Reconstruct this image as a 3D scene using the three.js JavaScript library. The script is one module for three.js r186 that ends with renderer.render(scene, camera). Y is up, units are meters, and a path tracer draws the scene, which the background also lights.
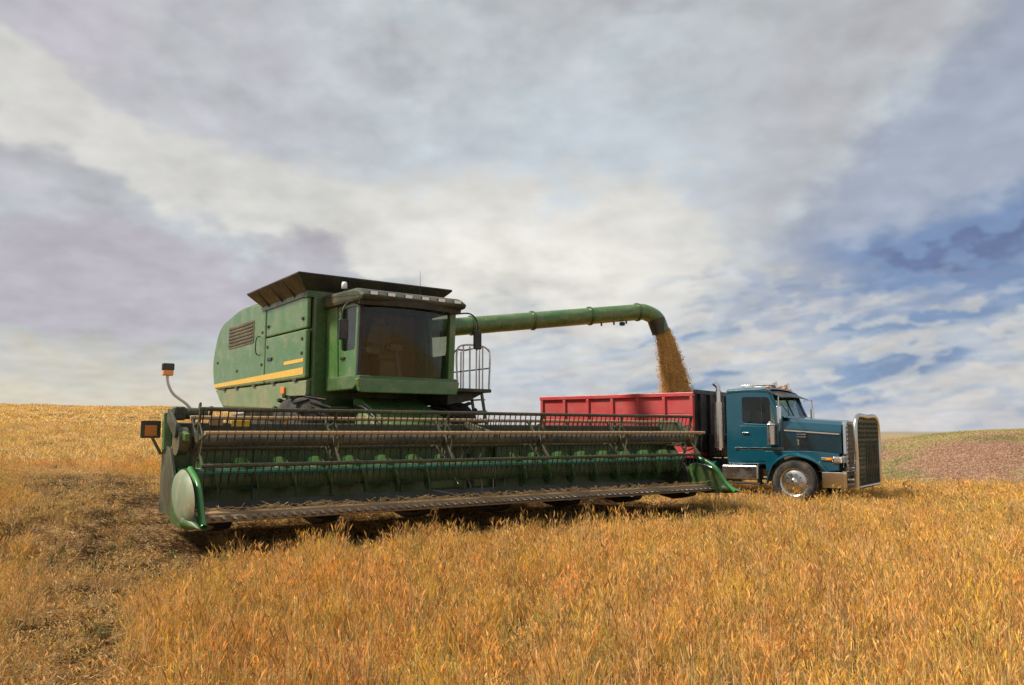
import * as THREE from 'three';
import { mergeGeometries, mergeVertices, toCreasedNormals } from 'three/addons/utils/BufferGeometryUtils.js';
import { RoundedBoxGeometry } from 'three/addons/geometries/RoundedBoxGeometry.js';
import { createNoise2D, createNoise3D } from 'simplex-noise';

// ---------------------------------------------------------------- randomness
function rng(seed) { let s = seed >>> 0; return () => { s = (s + 0x6D2B79F5) | 0; let t = Math.imul(s ^ (s >>> 15), 1 | s); t = (t + Math.imul(t ^ (t >>> 7), 61 | t)) ^ t; return ((t ^ (t >>> 14)) >>> 0) / 4294967296; }; }
const R0 = rng(11), n2 = createNoise2D(rng(5)), n2b = createNoise2D(rng(77)), n3 = createNoise3D(rng(9));
const fbm = (x, y, o = 4) => { let a = .5, s = 0, f = 1; for (let i = 0; i < o; i++) { s += a * n2(x * f + i * 17.3, y * f - i * 9.1); a *= .5; f *= 2.03; } return s; };
const fbm3 = (x, y, z, o = 4) => { let a = .5, s = 0, f = 1; for (let i = 0; i < o; i++) { s += a * n3(x * f + i * 7.7, y * f, z * f - i * 3.1); a *= .5; f *= 2.05; } return s; };
const clamp = (x, a = 0, b = 1) => Math.min(b, Math.max(a, x));
const sst = (a, b, x) => { const t = clamp((x - a) / (b - a)); return t * t * (3 - 2 * t); };
const lerp = (a, b, t) => a + (b - a) * t;
const DEG = Math.PI / 180;

// ---------------------------------------------------------------- camera
const scene = new THREE.Scene();
const EYE = 1.7;
const camera = new THREE.PerspectiveCamera(46.36, 1024 / 685, 0.1, 9000);
camera.position.set(0, EYE, 0);
camera.rotation.x = 6.38 * DEG;

// ---------------------------------------------------------------- sun, exposure
const renderer = new THREE.WebGLRenderer({ antialias: true });
renderer.toneMapping = THREE.LinearToneMapping;
renderer.toneMappingExposure = 1.3;   // exposed for the field under a bright cloudy sky
renderer.shadowMap.enabled = true;
const sun = new THREE.DirectionalLight(new THREE.Color(1, .93, .82), 4.6);
const SUN_AZ = -97, SUN_EL = 50;            // degrees to the left of the view, above the horizon
const sunDir = new THREE.Vector3(Math.sin(SUN_AZ * DEG) * Math.cos(SUN_EL * DEG), Math.sin(SUN_EL * DEG), -Math.cos(SUN_AZ * DEG) * Math.cos(SUN_EL * DEG));
sun.position.copy(sunDir).multiplyScalar(80).add(new THREE.Vector3(0, 0, -16));
sun.target.position.set(0, 0, -16); scene.add(sun, sun.target);
sun.castShadow = true; sun.shadow.radius = 14; sun.shadow.mapSize.set(4096, 4096);
Object.assign(sun.shadow.camera, { left: -35, right: 35, top: 35, bottom: -35, near: 1, far: 200 });

// ---------------------------------------------------------------- sky
const toLin = c => c <= .04045 ? c / 12.92 : Math.pow((c + .055) / 1.055, 2.4);
function skyColour(az, el, dx, dy, dz) {
  // wide, soft cloud noise on a cloud deck, and free noise on the sphere
  const k = 1 / (Math.max(dy, 0) + .16), px = dx * k, pz = dz * k;
  const a = fbm3(dx * 2.3 + 3, dy * 4.2, dz * 2.3, 5), b = fbm3(dx * 5 - 8, dy * 9, dz * 5 + 2, 5), c = fbm(px * 1.3 + 4, pz * 1.3, 5);
  const d = fbm3(dx * 13 + 1, dy * 22, dz * 13 - 6, 5), e2 = Math.abs(fbm3(dx * 8 - 3, dy * 13, dz * 8 + 5, 5));
  const wa = az + a * 5 + b * 3 + d * 2.4, we = el + a * 2.6 + b * 2.2 + d * 1.5;
  let col = [182, 187, 192];
  const mix = (t, r, g, bl) => { t = clamp(t); col = [lerp(col[0], r, t), lerp(col[1], g, t), lerp(col[2], bl, t)]; };
  mix(sst(-.2, .35, b) * .75, 186, 198, 202);
  mix(sst(.0, .3, e2) * .35, 204, 206, 209);
  mix(sst(0, .45, c) * .5, 196, 198, 204);
  mix(sst(.05, .5, -c) * .5, 173, 173, 178);
  const gauss = (x, y, cx, cy, sx, sy) => Math.exp(-(((x - cx) / sx) ** 2) - (((y - cy) / sy) ** 2));
  // lavender cloud to the upper left and left
  mix(gauss(wa, we, -32, 24, 17, 9) * clamp(.5 + b, 0, .75), 193, 185, 195);
  // long lit cloud bank sweeping in from the left to the bright middle
  const rc = az < 2 ? 13.4 + Math.max(0, (-az - 6)) ** 1.35 * .085 : 13.2 + (az - 2) * .03;
  const rw = lerp(3.0, 5.6, sst(-24, -2, az));
  const band = Math.exp(-(((we - rc) / rw) ** 2)) * sst(-75, -38, az) * (1 - sst(11, 20, wa));
  mix(gauss(wa, we, 6, 16, 17, 7.5) * 1.1, 199, 209, 218);
  mix(sst(.25, .75, band) * .9, 215, 214, 209);
  mix(gauss(wa, we, 2.5, 12.3, 13, 5.2) * 1.45 - .15, 235, 232, 225);
  mix(gauss(wa, we, 1, 8, 12, 4) * .95, 225, 223, 216);
  // lavender-grey bank under it on the left, pale warm light along the horizon
  mix(sst(.35, .72, gauss(wa, we, -27, 9, 17, 4.3)) * .85, 187, 182, 192);
  mix(sst(.5, .9, gauss(wa, we, -13, 9.2, 7, 2)) * .5, 178, 186, 190);
  mix((1 - sst(1.5, 6.5, we)) * (1 - sst(-14, 0, az)) * sst(-100, -50, az), 216, 209, 192);
  // open blue on the right under the grey cloud
  const edge = we - (13.5 + (wa - 20) * .95);
  const right = sst(12, 21, wa - (el < 8 ? (8 - el) * .9 : 0)) * (1 - sst(70, 120, az));
  mix(right * sst(.4, 3.4, edge) * .5, 178, 177, 182);
  const blue = right * (1 - sst(-2.2, 2.6, edge + d * 3));
  mix(blue * .9, 163, 172, 190);
  mix(blue * sst(.1, .62, gauss(we * .7, we, we * .7, 10.2 + (az - 24) * .12, 9, 3.6) * (.85 + b * .9)) * sst(18, 27, wa), 122, 144, 180);
  mix(sst(.4, .9, gauss(wa + b * 5, we - (az - 31) * -.25 + b * 3, 31, 12.2, 4.2, 1.5)) * .65, 100, 112, 150);
  // thin streaks of cloud low over the right and the middle
  const tilt = el - (az - 10) * .13, low = sst(-8, 4, az) * (1 - sst(75, 120, az)) * (1 - sst(8, 11, we));
  const st = fbm(az * .055 + 2 + b * .12, tilt * .42 + b * .3, 6), st2 = fbm(az * .12 - 9, tilt * .9 + b * .3, 5);
  mix(low * .75 * (1 - sst(6.5, 10, we)), 190, 199, 208);
  mix(low * sst(-.05, .4, st) * .8, 212, 208, 205);
  mix(low * sst(.04, .42, -st) * sst(4, 14, az) * .85, 124, 149, 185);
  mix(low * sst(.2, .5, st2) * .5, 170, 184, 201);
  const puff = fbm(az * .2 + 11 + b * .4, tilt * .55 - 3 + b * .4, 6);
  mix(low * sst(.02, .3, puff) * .6 * sst(1, 9, az), 219, 215, 208);
  mix(sst(.1, .4, fbm(az * .16 - 4, tilt * .42 + 8, 6)) * sst(8, 14, az) * (1 - sst(40, 70, az)) * sst(5.5, 8, el) * (1 - sst(9, 13, el)) * .55, 150, 166, 192);
  mix(low * (1 - sst(.3, 2.8, el)) * .7, 208, 204, 204);
  // fine texture of the cloud
  const f = 1 + b * .04 + d * .05 + fbm(px * 4, pz * 4, 5) * .05;
  return col.map(v => toLin(clamp(v * f / 255)) / 1.3);
}
{
  const W = 3072, H = 1536, data = new Float32Array(W * H * 4);
  for (let j = 0; j < H; j++) {
    const v = (j + .5) / H, lat = (v - .5) * Math.PI, el = lat / DEG;
    for (let i = 0; i < W; i++) {
      const o = (j * W + i) * 4;
      if (el < -4) { data[o] = .3; data[o + 1] = .27; data[o + 2] = .22; data[o + 3] = 1; continue; }
      const lon = ((i + .5) / W - .5) * 2 * Math.PI, dx = Math.cos(lat) * Math.cos(lon), dz = Math.cos(lat) * Math.sin(lon), dy = Math.sin(lat);
      if (el > 45 && (i & 3)) { data.copyWithin(o, o - 4, o); continue; }
      const az = Math.atan2(dx, -dz) / DEG, c = skyColour(az, Math.max(el, 0), dx, Math.max(dy, 0), dz);
      data[o] = c[0]; data[o + 1] = c[1]; data[o + 2] = c[2]; data[o + 3] = 1;
    }
  }
  const t = new THREE.DataTexture(data, W, H, THREE.RGBAFormat, THREE.FloatType);
  t.mapping = THREE.EquirectangularReflectionMapping; t.magFilter = THREE.LinearFilter; t.minFilter = THREE.LinearFilter; t.needsUpdate = true;
  scene.background = t; scene.environment = t;
}

// ---------------------------------------------------------------- helpers
const V = (x, y, z) => new THREE.Vector3(x, y, z);
function clean(g) { let q = g.index ? g.toNonIndexed() : g; for (const k of Object.keys(q.attributes)) if (!['position', 'normal', 'color'].includes(k)) q.deleteAttribute(k); return q; }
function metreUV(g) {
  const p = g.attributes.position, n = g.attributes.normal, uv = new Float32Array(p.count * 2);
  for (let i = 0; i < p.count; i += 3) {
    let ax = 0, ay = 0, az = 0; for (let k = 0; k < 3; k++) { ax += Math.abs(n.getX(i + k)); ay += Math.abs(n.getY(i + k)); az += Math.abs(n.getZ(i + k)); }
    for (let k = 0; k < 3; k++) { const q = i + k, x = p.getX(q), y = p.getY(q), z = p.getZ(q); const [u, v] = ax > ay && ax > az ? [z, y] : ay > az ? [x, z] : [x, y]; uv[q * 2] = u + .37 * (ax > ay ? 1 : 0); uv[q * 2 + 1] = v; }
  }
  g.setAttribute('uv', new THREE.BufferAttribute(uv, 2)); return g;
}
const merge = list => { const l = list.flat(9).map(clean); return metreUV(l.length > 1 ? mergeGeometries(l) : l[0]); };
function part(parent, name, geos, mat, label) {
  const m = new THREE.Mesh(geos.isBufferGeometry && geos.userData.shared ? geos : merge([geos]), mat); m.name = name; m.castShadow = m.receiveShadow = true; parent.add(m);
  if (label) m.userData.label = label; return m;
}
const shared = g => { const q = merge([g]); q.userData.shared = true; return q; };
const rbox = (w, h, d, x = 0, y = 0, z = 0, r = .02, seg = 2) => new RoundedBoxGeometry(w, h, d, seg, Math.min(r, w / 2.05, h / 2.05, d / 2.05)).translate(x, y, z);
const box = (w, h, d, x = 0, y = 0, z = 0) => new THREE.BoxGeometry(w, h, d).translate(x, y, z);
const span = (x0, x1, y0, y1, z0, z1, r = .015) => rbox(x1 - x0, y1 - y0, z1 - z0, (x0 + x1) / 2, (y0 + y1) / 2, (z0 + z1) / 2, r, 1);
function rod(a, b, r0, r1 = r0, seg = 10) {
  const d = b.clone().sub(a), g = new THREE.CylinderGeometry(r1, r0, d.length(), seg);
  return g.applyQuaternion(new THREE.Quaternion().setFromUnitVectors(V(0, 1, 0), d.clone().normalize())).translate((a.x + b.x) / 2, (a.y + b.y) / 2, (a.z + b.z) / 2);
}
function beam(a, b, w, h) { // box bar from a to b
  const d = b.clone().sub(a), L = d.length(), m = new THREE.Matrix4().lookAt(b, a, V(0, 1, 0)); m.setPosition(a.clone().add(b).multiplyScalar(.5));
  return rbox(w, h, L, 0, 0, 0, Math.min(w, h) * .18, 1).applyMatrix4(m);
}
function tube(pts, r, seg = 24, rad = 8) { return new THREE.TubeGeometry(new THREE.CatmullRomCurve3(pts), seg, r, rad, false); }
function shapeOf(pts) { const s = new THREE.Shape(); pts.forEach((p, i) => i ? s.lineTo(p[0], p[1]) : s.moveTo(p[0], p[1])); s.closePath(); return s; }
function rounded(pts, r) { // rounded polygon
  const s = new THREE.Shape(), n = pts.length;
  for (let i = 0; i < n; i++) {
    const p = pts[i], a = pts[(i + n - 1) % n], b = pts[(i + 1) % n], rr = p[2] ?? r;
    const la = Math.hypot(a[0] - p[0], a[1] - p[1]), lb = Math.hypot(b[0] - p[0], b[1] - p[1]), q = Math.min(rr, la * .49, lb * .49);
    const p1 = [p[0] + (a[0] - p[0]) / la * q, p[1] + (a[1] - p[1]) / la * q], p2 = [p[0] + (b[0] - p[0]) / lb * q, p[1] + (b[1] - p[1]) / lb * q];
    i ? s.lineTo(...p1) : s.moveTo(...p1); s.quadraticCurveTo(p[0], p[1], ...p2);
  }
  s.closePath(); return s;
}
function ext(shape, d, bevel = .012, holes = [], steps = 6) {
  const s = Array.isArray(shape) ? shapeOf(shape) : shape; for (const h of holes) s.holes.push(h);
  const b = Math.min(bevel, d * .45);
  return new THREE.ExtrudeGeometry(s, { depth: d - 2 * b, bevelEnabled: b > 0, bevelThickness: b, bevelSize: b, bevelOffset: -b, bevelSegments: 2, curveSegments: steps }).translate(0, 0, b);
}
const alongX = (shape, x0, x1, bevel, holes) => ext(shape, x1 - x0, bevel, holes).rotateY(-Math.PI / 2).translate(x1, 0, 0);  // shape in (z, y)
const alongZ = (shape, z0, z1, bevel, holes) => ext(shape, z1 - z0, bevel, holes).translate(0, 0, z0);                         // shape in (x, y)
function sheet(fn, nu, nv, thick = 0) { // fn(u,v)->Vector3, optional thickness
  const pos = [], idx = []; const add = off => { const base = pos.length / 3;
    for (let j = 0; j <= nv; j++) for (let i = 0; i <= nu; i++) { const p = fn(i / nu, j / nv, off); pos.push(p.x, p.y, p.z); }
    return base; };
  const b0 = add(0); const q = (a, b, c, d) => idx.push(a, b, c, a, c, d);
  for (let j = 0; j < nv; j++) for (let i = 0; i < nu; i++) { const a = b0 + j * (nu + 1) + i; q(a, a + 1, a + nu + 2, a + nu + 1); }
  if (thick) { const b1 = add(thick);
    for (let j = 0; j < nv; j++) for (let i = 0; i < nu; i++) { const a = b1 + j * (nu + 1) + i; q(a + nu + 1, a + nu + 2, a + 1, a); }
    const e = (k0, k1) => q(b0 + k1, b0 + k0, b1 + k0, b1 + k1);
    for (let i = 0; i < nu; i++) { e(i, i + 1); e(nv * (nu + 1) + i + 1, nv * (nu + 1) + i); }
    for (let j = 0; j < nv; j++) { e((j + 1) * (nu + 1), j * (nu + 1)); e(j * (nu + 1) + nu, (j + 1) * (nu + 1) + nu); } }
  const g = new THREE.BufferGeometry(); g.setAttribute('position', new THREE.Float32BufferAttribute(pos, 3)); g.setIndex(idx);
  const c = toCreasedNormals(g, .6); return c;
}
const lathe = (pts, seg = 28) => new THREE.LatheGeometry(pts.map(p => new THREE.Vector2(p[0], p[1])), seg);
const taken = {};
function numbered(n) { const k = taken[n] = (taken[n] ?? -1) + 1; return k ? `${n}_${String(k).padStart(3, '0')}` : n; }
function thing(name, label, category, pos, turn = 0, group) {
  const o = new THREE.Group(); o.name = numbered(name); o.position.set(...pos); o.rotation.y = turn; o.userData = { label, category }; if (group) o.userData.group = group; scene.add(o); return o;
}
const sub = (parent, name, pos = [0, 0, 0]) => { const o = new THREE.Group(); o.name = name; o.position.set(...pos); parent.add(o); return o; };

// ---------------------------------------------------------------- textures and materials
function noiseTex(size, fn, colour = true) {
  const d = new Uint8Array(size * size * 4);
  for (let j = 0; j < size; j++) for (let i = 0; i < size; i++) { const c = fn(i / size, j / size); const o = (j * size + i) * 4; for (let k = 0; k < 3; k++) d[o + k] = clamp(c[k]) * 255; d[o + 3] = 255; }
  const t = new THREE.DataTexture(d, size, size); t.wrapS = t.wrapT = THREE.RepeatWrapping; t.magFilter = THREE.LinearFilter; t.minFilter = THREE.LinearMipmapLinearFilter; t.generateMipmaps = true;
  if (colour) t.colorSpace = THREE.SRGBColorSpace; t.needsUpdate = true; return t;
}
const per = (u, v, f, o = 4, s = 0) => { // tileable noise
  let a = .5, r = 0; for (let k = 0; k < o; k++) { const w = f * 2 ** k / (2 * Math.PI); r += a * (n3(Math.cos(u * 2 * Math.PI) * w + s, Math.sin(u * 2 * Math.PI) * w + k * 5, Math.cos(v * 2 * Math.PI) * w + Math.sin(v * 2 * Math.PI) * w * 1.37)); a *= .5; } return r; };
// dust and wear on paint: tan specks and streaks over the paint (a multiplier with its own blotchy outline)
function dusty(base, dust, amount, seed, rep = .4, size = 256) {
  const c = new THREE.Color(...base).convertLinearToSRGB(), d = new THREE.Color(...dust).convertLinearToSRGB();
  const t = noiseTex(size, (u, v) => { const m = per(u, v, 3, 5, seed), fine = per(u, v, 24, 2, seed + 9); const k = clamp(amount * (.55 + 1.5 * m) + sst(.18, .42, fine) * amount * .9 + .1 * amount * (R0() - .5)); const s = 1 + .05 * (R0() - .5); return [lerp(c.r, d.r, k) * s, lerp(c.g, d.g, k) * s, lerp(c.b, d.b, k) * s]; });
  t.repeat.set(rep, rep); return t;
}
const roughTex = noiseTex(256, (u, v) => { const k = .78 + per(u, v, 4, 5, 40) * .5; return [k, k, k]; }, false); roughTex.repeat.set(.6, .6);
const bumpTex = noiseTex(256, (u, v) => { const k = .5 + per(u, v, 10, 4, 60) * .6; return [k, k, k]; }, false); bumpTex.repeat.set(2.5, 2.5);
const DUST = [.36, .26, .15];
let seedN = 1;
const paint = (base, amount, rough, opt = {}) => new THREE.MeshPhysicalMaterial({ map: dusty(base, DUST, amount, seedN += 3.7), roughness: rough, roughnessMap: roughTex, clearcoat: opt.coat ?? .25, clearcoatRoughness: opt.coatRough ?? .25, metalness: opt.metal ?? 0 });
const M = {
  green: paint([.055, .15, .035], .3, .45, { coat: .5, coatRough: .18 }), greenDark: paint([.028, .085, .018], .22, .5), greenPale: paint([.12, .2, .085], .4, .6), greenBright: paint([.03, .2, .03], .1, .4, { coat: .6 }),
  olive: paint([.035, .04, .022], .22, .7, { coat: 0 }), black: paint([.012, .013, .014], .18, .6, { coat: .05 }), tank: paint([.03, .034, .024], .18, .65, { coat: 0 }),
  yellow: paint([.72, .42, .03], .12, .5), rim: paint([.62, .38, .03], .25, .5), tan: paint([.38, .25, .13], .45, .85, { coat: 0 }),
  blue: paint([.003, .062, .098], .045, .3, { coat: 1, coatRough: .07 }), red: paint([.54, .055, .06], .2, .6, { coat: .15 }), redDark: paint([.25, .018, .025], .12, .6),
  steel: paint([.32, .31, .3], .2, .5, { metal: .6, coat: 0 }), vent: paint([.09, .07, .045], .3, .8, { coat: 0 }),
  chrome: new THREE.MeshPhysicalMaterial({ color: new THREE.Color(.72, .71, .69), metalness: 1, roughness: .16, roughnessMap: roughTex }),
  polished: new THREE.MeshPhysicalMaterial({ color: new THREE.Color(.62, .6, .57), metalness: 1, roughness: .34, roughnessMap: roughTex }),
  rail: paint([.62, .58, .6], .15, .5), cloth: paint([.17, .13, .08], .2, .95, { coat: 0 }), dash: paint([.09, .085, .075], .12, .8, { coat: 0 }),
  tyre: new THREE.MeshStandardMaterial({ map: dusty([.018, .018, .018], DUST, .3, 88, .8), roughness: .92, bumpMap: bumpTex, bumpScale: .004 }),
  glassTint: new THREE.MeshPhysicalMaterial({ color: new THREE.Color(.66, .68, .6), transmission: 1, roughness: .06, thickness: 0, ior: 1.5 }),
  glass: new THREE.MeshPhysicalMaterial({ color: new THREE.Color(.55, .78, .72), transmission: 1, roughness: .04, thickness: 0, ior: 1.5 }),
  lens: new THREE.MeshPhysicalMaterial({ color: new THREE.Color(.85, .84, .82), roughness: .15, clearcoat: 1 }), amber: new THREE.MeshPhysicalMaterial({ color: new THREE.Color(.8, .27, .02), roughness: .25, clearcoat: 1 }),
  mirrorGlass: new THREE.MeshPhysicalMaterial({ color: new THREE.Color(.7, .7, .72), metalness: 1, roughness: .05 }),
  faded: paint([.15, .2, .12], .55, .8, { coat: 0 }), lining: paint([.16, .15, .1], .25, .9, { coat: 0 }), teal: paint([.012, .15, .105], .08, .45),
  orange: paint([.65, .2, .03], .15, .5),
};

// ---------------------------------------------------------------- where things stand
const A = 36 * DEG, E1 = [Math.cos(A), -Math.sin(A)], E2 = [Math.sin(A), Math.cos(A)];   // combine: along the header, forwards
const CO = [-2.98, -18.0], CY = .45;                                                      // the combine's front axle on the ground
const HITCH = 4.9;                                                                        // cutter bar ahead of the axle
function toCombine(x, z) { const dx = x - CO[0], dz = z - CO[1]; return [dx * E1[0] + dz * E1[1], dx * E2[0] + dz * E2[1]]; }
const B = 37 * DEG, TO = [7.3, -19.92];                                                   // truck: heading, front axle on the ground

// ---------------------------------------------------------------- ground
function hillTop(az) { // height angle of the skyline in degrees
  return az < -8 ? lerp(-.2, 1.5, sst(-8, -24, az)) - sst(-60, -120, az) * 1.6 : -.95 + sst(21, 33, az) * 1.15 - sst(60, 140, az) * .8 + .12 * Math.sin(az * .3);
}
function height(x, z) {
  const r = Math.hypot(x, z), az = Math.atan2(x, -z) / DEG;
  const [t, f] = toCombine(x, z), s = HITCH - f;
  const plateau = CY * sst(.3, 2.7, s) * (1 - sst(3.2, 5.4, t)) * (1 - sst(14, 40, r - 18) * 0);
  const left = sst(20, 150, r);
  const aim = EYE + 150 * Math.tan(hillTop(az) * DEG);
  const dip = -3.6 * sst(24, 60, r) * (1 - sst(60, 150, r)) * sst(6, 20, az) * (1 - sst(70, 110, az));
  const beyond = -sst(150, 420, r) * (aim + 4) ;
  const rough = .035 * fbm(x * .55, z * .55, 3) * sst(0, 2, Math.min(Math.abs(t) > 3.2 || f < -7 || f > 3 ? 9 : 0, (Math.hypot(x - 4.5, z + 21.5) - 4.2) * 2)) + .25 * fbm(x * .03, z * .03, 3) * sst(30, 80, r);
  return lerp(plateau, aim, left) + dip + beyond + rough;
}
const sstR = (a, b, x) => sst(a, b, x);
function lane(x, z) { // worn brown strip running back past the near end of the header
  const d = -z, L = [[4, -2.9, -1.9], [5.4, -3.6, -2.6], [8, -5.0, -3.4], [10.6, -6.6, -3.4], [13, -8.2, -5.0], [20, -12.5, -8.6], [26, -16, -14]];
  for (let i = 0; i + 1 < L.length; i++) if (d >= L[i][0] && d < L[i + 1][0]) { const k = (d - L[i][0]) / (L[i + 1][0] - L[i][0]), a = lerp(L[i][1], L[i + 1][1], k), b = lerp(L[i][2], L[i + 1][2], k), w = .7 + d * .02, nn = n2(x * .7, z * .7) * .5; return sst(a - w, a + w, x + nn) * (1 - sst(b - w * .5, b + w * .5, x + nn)); }
  return 0;
}
function strip(x, z) { const [t, f] = toCombine(x, z), e = lerp(5.9, 7.0, sst(-3.5, 3, t)) + n2(x * .9, z * .9) * .4; return (1 - sst(e - .4, e + .4, f)) * sst(-6, -5.2, t) * (1 - sst(5.2, 6.6, t)) * sst(-1.5, 1.5, f); }  // short disturbed stubble around the cutter bar; its brown tint also paints in header shade
function fieldTone(x, z) { // ground colour, linear
  const r = Math.hypot(x, z), az = Math.atan2(x, -z) / DEG, l = lane(x, z);
  const a = fbm(x * .11, z * .11, 4), b = fbm(x * .5 + 40, z * .5, 3);
  let c = [.52 + .1 * a, .29 + .05 * a, .1 + .015 * a];
  const mix = (t, p) => { t = clamp(t); c = c.map((v, i) => lerp(v, p[i], t)); };
  mix(sst(.12, .5, b) * .35, [.46, .33, .07]); mix(sst(.1, .5, -b) * .3, [.28, .15, .06]);
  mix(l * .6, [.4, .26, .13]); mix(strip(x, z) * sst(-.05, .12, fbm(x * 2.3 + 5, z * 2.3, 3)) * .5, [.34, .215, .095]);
  const far = sst(26, 40, r) * sst(8, 16, az) * (1 - sst(75, 110, az));
  mix(far, [.40, .315, .135]); mix(far * sst(-.1, .2, fbm(az * .09 + 3, r * .018, 3)) * .85, [.42, .245, .175]); mix(far * sst(.15, .35, fbm(az * .14 - 5, r * .03 + 7, 3)) * .8, [.27, .255, .085]);
  const leftFar = sst(40, 90, r) * (1 - sst(-14, -4, az)); mix(leftFar * .8, [.62, .36, .13]); mix(leftFar * sst(.05, .3, fbm(az * .05, r * .03, 3)) * .5, [.66, .46, .11]);
  return c;
}
{
  const rad = [0]; for (let r = .6; r < 4200; r *= r < 60 ? 1.022 : 1.05) rad.push(r);
  const angs = []; for (let a = -180; a < 180;) { angs.push(a); a += Math.abs(a) < 42 ? .4 : 4; } angs.push(180);
  const pos = [], col = [], idx = [], uv = [], na = angs.length;
  for (const r of rad) for (const a of angs) { const x = Math.sin(a * DEG) * r, z = -Math.cos(a * DEG) * r; pos.push(x, height(x, z), z); uv.push(x / 2.2, z / 2.2); col.push(...fieldTone(x, z)); }
  for (let j = 0; j + 1 < rad.length; j++) for (let i = 0; i + 1 < na; i++) { const p = j * na + i; idx.push(p, p + 1, p + na, p + 1, p + na + 1, p + na); }
  const g = new THREE.BufferGeometry(); g.setAttribute('position', new THREE.Float32BufferAttribute(pos, 3)); g.setAttribute('color', new THREE.Float32BufferAttribute(col, 3)); g.setAttribute('uv', new THREE.Float32BufferAttribute(uv, 2)); g.setIndex(idx); g.computeVertexNormals();
  // chopped straw and soil: short pale and dark strokes
  const S = 1024, buf = new Float32Array(S * S).fill(.86), rr = rng(31);
  for (let i = 0; i < S * S; i++) { const u = (i % S) / S, v = Math.floor(i / S) / S; buf[i] += per(u, v, 8, 4, 3) * .25; }
  for (let k = 0; k < 15000; k++) { let x = rr() * S, y = rr() * S; const a = rr() * Math.PI, L = 8 + rr() * 30, val = rr() < .6 ? .92 + rr() * .2 : .45 + rr() * .25, dx = Math.cos(a), dy = Math.sin(a); for (let s = 0; s < L; s++) { buf[((y | 0) % S + S) % S * S + ((x | 0) % S + S) % S] = val; x += dx; y += dy; } }
  const d = new Uint8Array(S * S * 4), bm = new Uint8Array(S * S * 4); for (let i = 0; i < S * S; i++) { const v = clamp(buf[i]); d[i * 4] = v * 255; d[i * 4 + 1] = v * 252; d[i * 4 + 2] = v * 244; d[i * 4 + 3] = 255; bm[i * 4] = bm[i * 4 + 1] = bm[i * 4 + 2] = v * 255; bm[i * 4 + 3] = 255; }
  const mk = (dd, s) => { const t = new THREE.DataTexture(dd, S, S); t.wrapS = t.wrapT = THREE.RepeatWrapping; t.magFilter = THREE.LinearFilter; if (s) t.colorSpace = THREE.SRGBColorSpace; t.needsUpdate = true; return t; };
  const m = new THREE.Mesh(g, new THREE.MeshStandardMaterial({ vertexColors: true, map: mk(d, true), bumpMap: mk(bm), bumpScale: .02, roughness: 1 }));
  m.name = 'ground'; m.userData = { kind: 'structure', label: 'rolling harvested grain field with straw and bare soil' }; m.receiveShadow = true; m.castShadow = true; scene.add(m);
}

// ---------------------------------------------------------------- stubble and straw
function tuftGeometry(seed, n, h, spread, w, headShare, lean) {
  const r = rng(seed), pos = [], nor = [], col = [];
  const tri = (a, b, c, k) => { pos.push(...a, ...b, ...c); const ab = V(b[0] - a[0], b[1] - a[1], b[2] - a[2]), ac = V(c[0] - a[0], c[1] - a[1], c[2] - a[2]), q = ab.cross(ac).normalize(); for (let i = 0; i < 3; i++) { nor.push(q.x, q.y, q.z); col.push(k[0], k[1], k[2]); } };
  for (let i = 0; i < n; i++) {
    const a = r() * 6.283, d = Math.sqrt(r()) * spread, x = Math.cos(a) * d, z = Math.sin(a) * d, hh = h * (.4 + r() * .55 + (r() < .12 ? .35 : 0)), la = r() * 6.283, le = hh * lean * r(), tx = x + Math.cos(la) * le, tz = z + Math.sin(la) * le, f = r() * Math.PI, dx = Math.cos(f) * w / 2, dz = Math.sin(f) * w / 2;
    const t = .72 + r() * .5, k = [t, t * (.94 + r() * .12), t * (.85 + r() * .2)];
    const m = [(x + tx) / 2 * 1 + (x - tx) * .1, hh * .55, (z + tz) / 2 + (z - tz) * .1];
    tri([x - dx, 0, z - dz], [x + dx, 0, z + dz], [m[0] + dx, m[1], m[2] + dz], k); tri([x - dx, 0, z - dz], [m[0] + dx, m[1], m[2] + dz], [m[0] - dx, m[1], m[2] - dz], k);
    tri([m[0] - dx, m[1], m[2] - dz], [m[0] + dx, m[1], m[2] + dz], [tx, hh, tz], k);
    if (r() < headShare) { // nodding ear
      const hx = tx + Math.cos(la) * .038, hz = tz + Math.sin(la) * .038, hw = .0056, kk = [1.12 * t, 1.02 * t, .8 * t], top = hh + .05;
      for (const [ux, uz] of [[hw, 0], [0, hw]]) { tri([tx - ux * .4, hh - .01, tz - uz * .4], [lerp(tx, hx, .5) + ux, (hh + top) / 2, lerp(tz, hz, .5) + uz], [hx, top, hz], kk); tri([tx - ux * .4, hh - .01, tz - uz * .4], [hx, top, hz], [lerp(tx, hx, .5) - ux, (hh + top) / 2, lerp(tz, hz, .5) - uz], kk); }
    }
    if (r() < .22) { // dry leaf
      const y0 = hh * (.3 + r() * .4), la2 = r() * 6.283, L = .06 + r() * .12, c = Math.cos(la2), s = Math.sin(la2), ww = .003; tri([m[0] - s * ww, y0, m[2] + c * ww], [m[0] + s * ww, y0, m[2] - c * ww], [m[0] + c * L, y0 + L * (r() - .6), m[2] + s * L], k);
    }
  }
  const g = new THREE.BufferGeometry(); g.setAttribute('position', new THREE.Float32BufferAttribute(pos, 3)); g.setAttribute('normal', new THREE.Float32BufferAttribute(nor, 3)); g.setAttribute('color', new THREE.Float32BufferAttribute(col, 3)); return g;
}
const strawMat = new THREE.MeshPhysicalMaterial({ color: 0xffffff, vertexColors: true, roughness: .85, transmission: .3, thickness: 0, side: THREE.DoubleSide });
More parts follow.
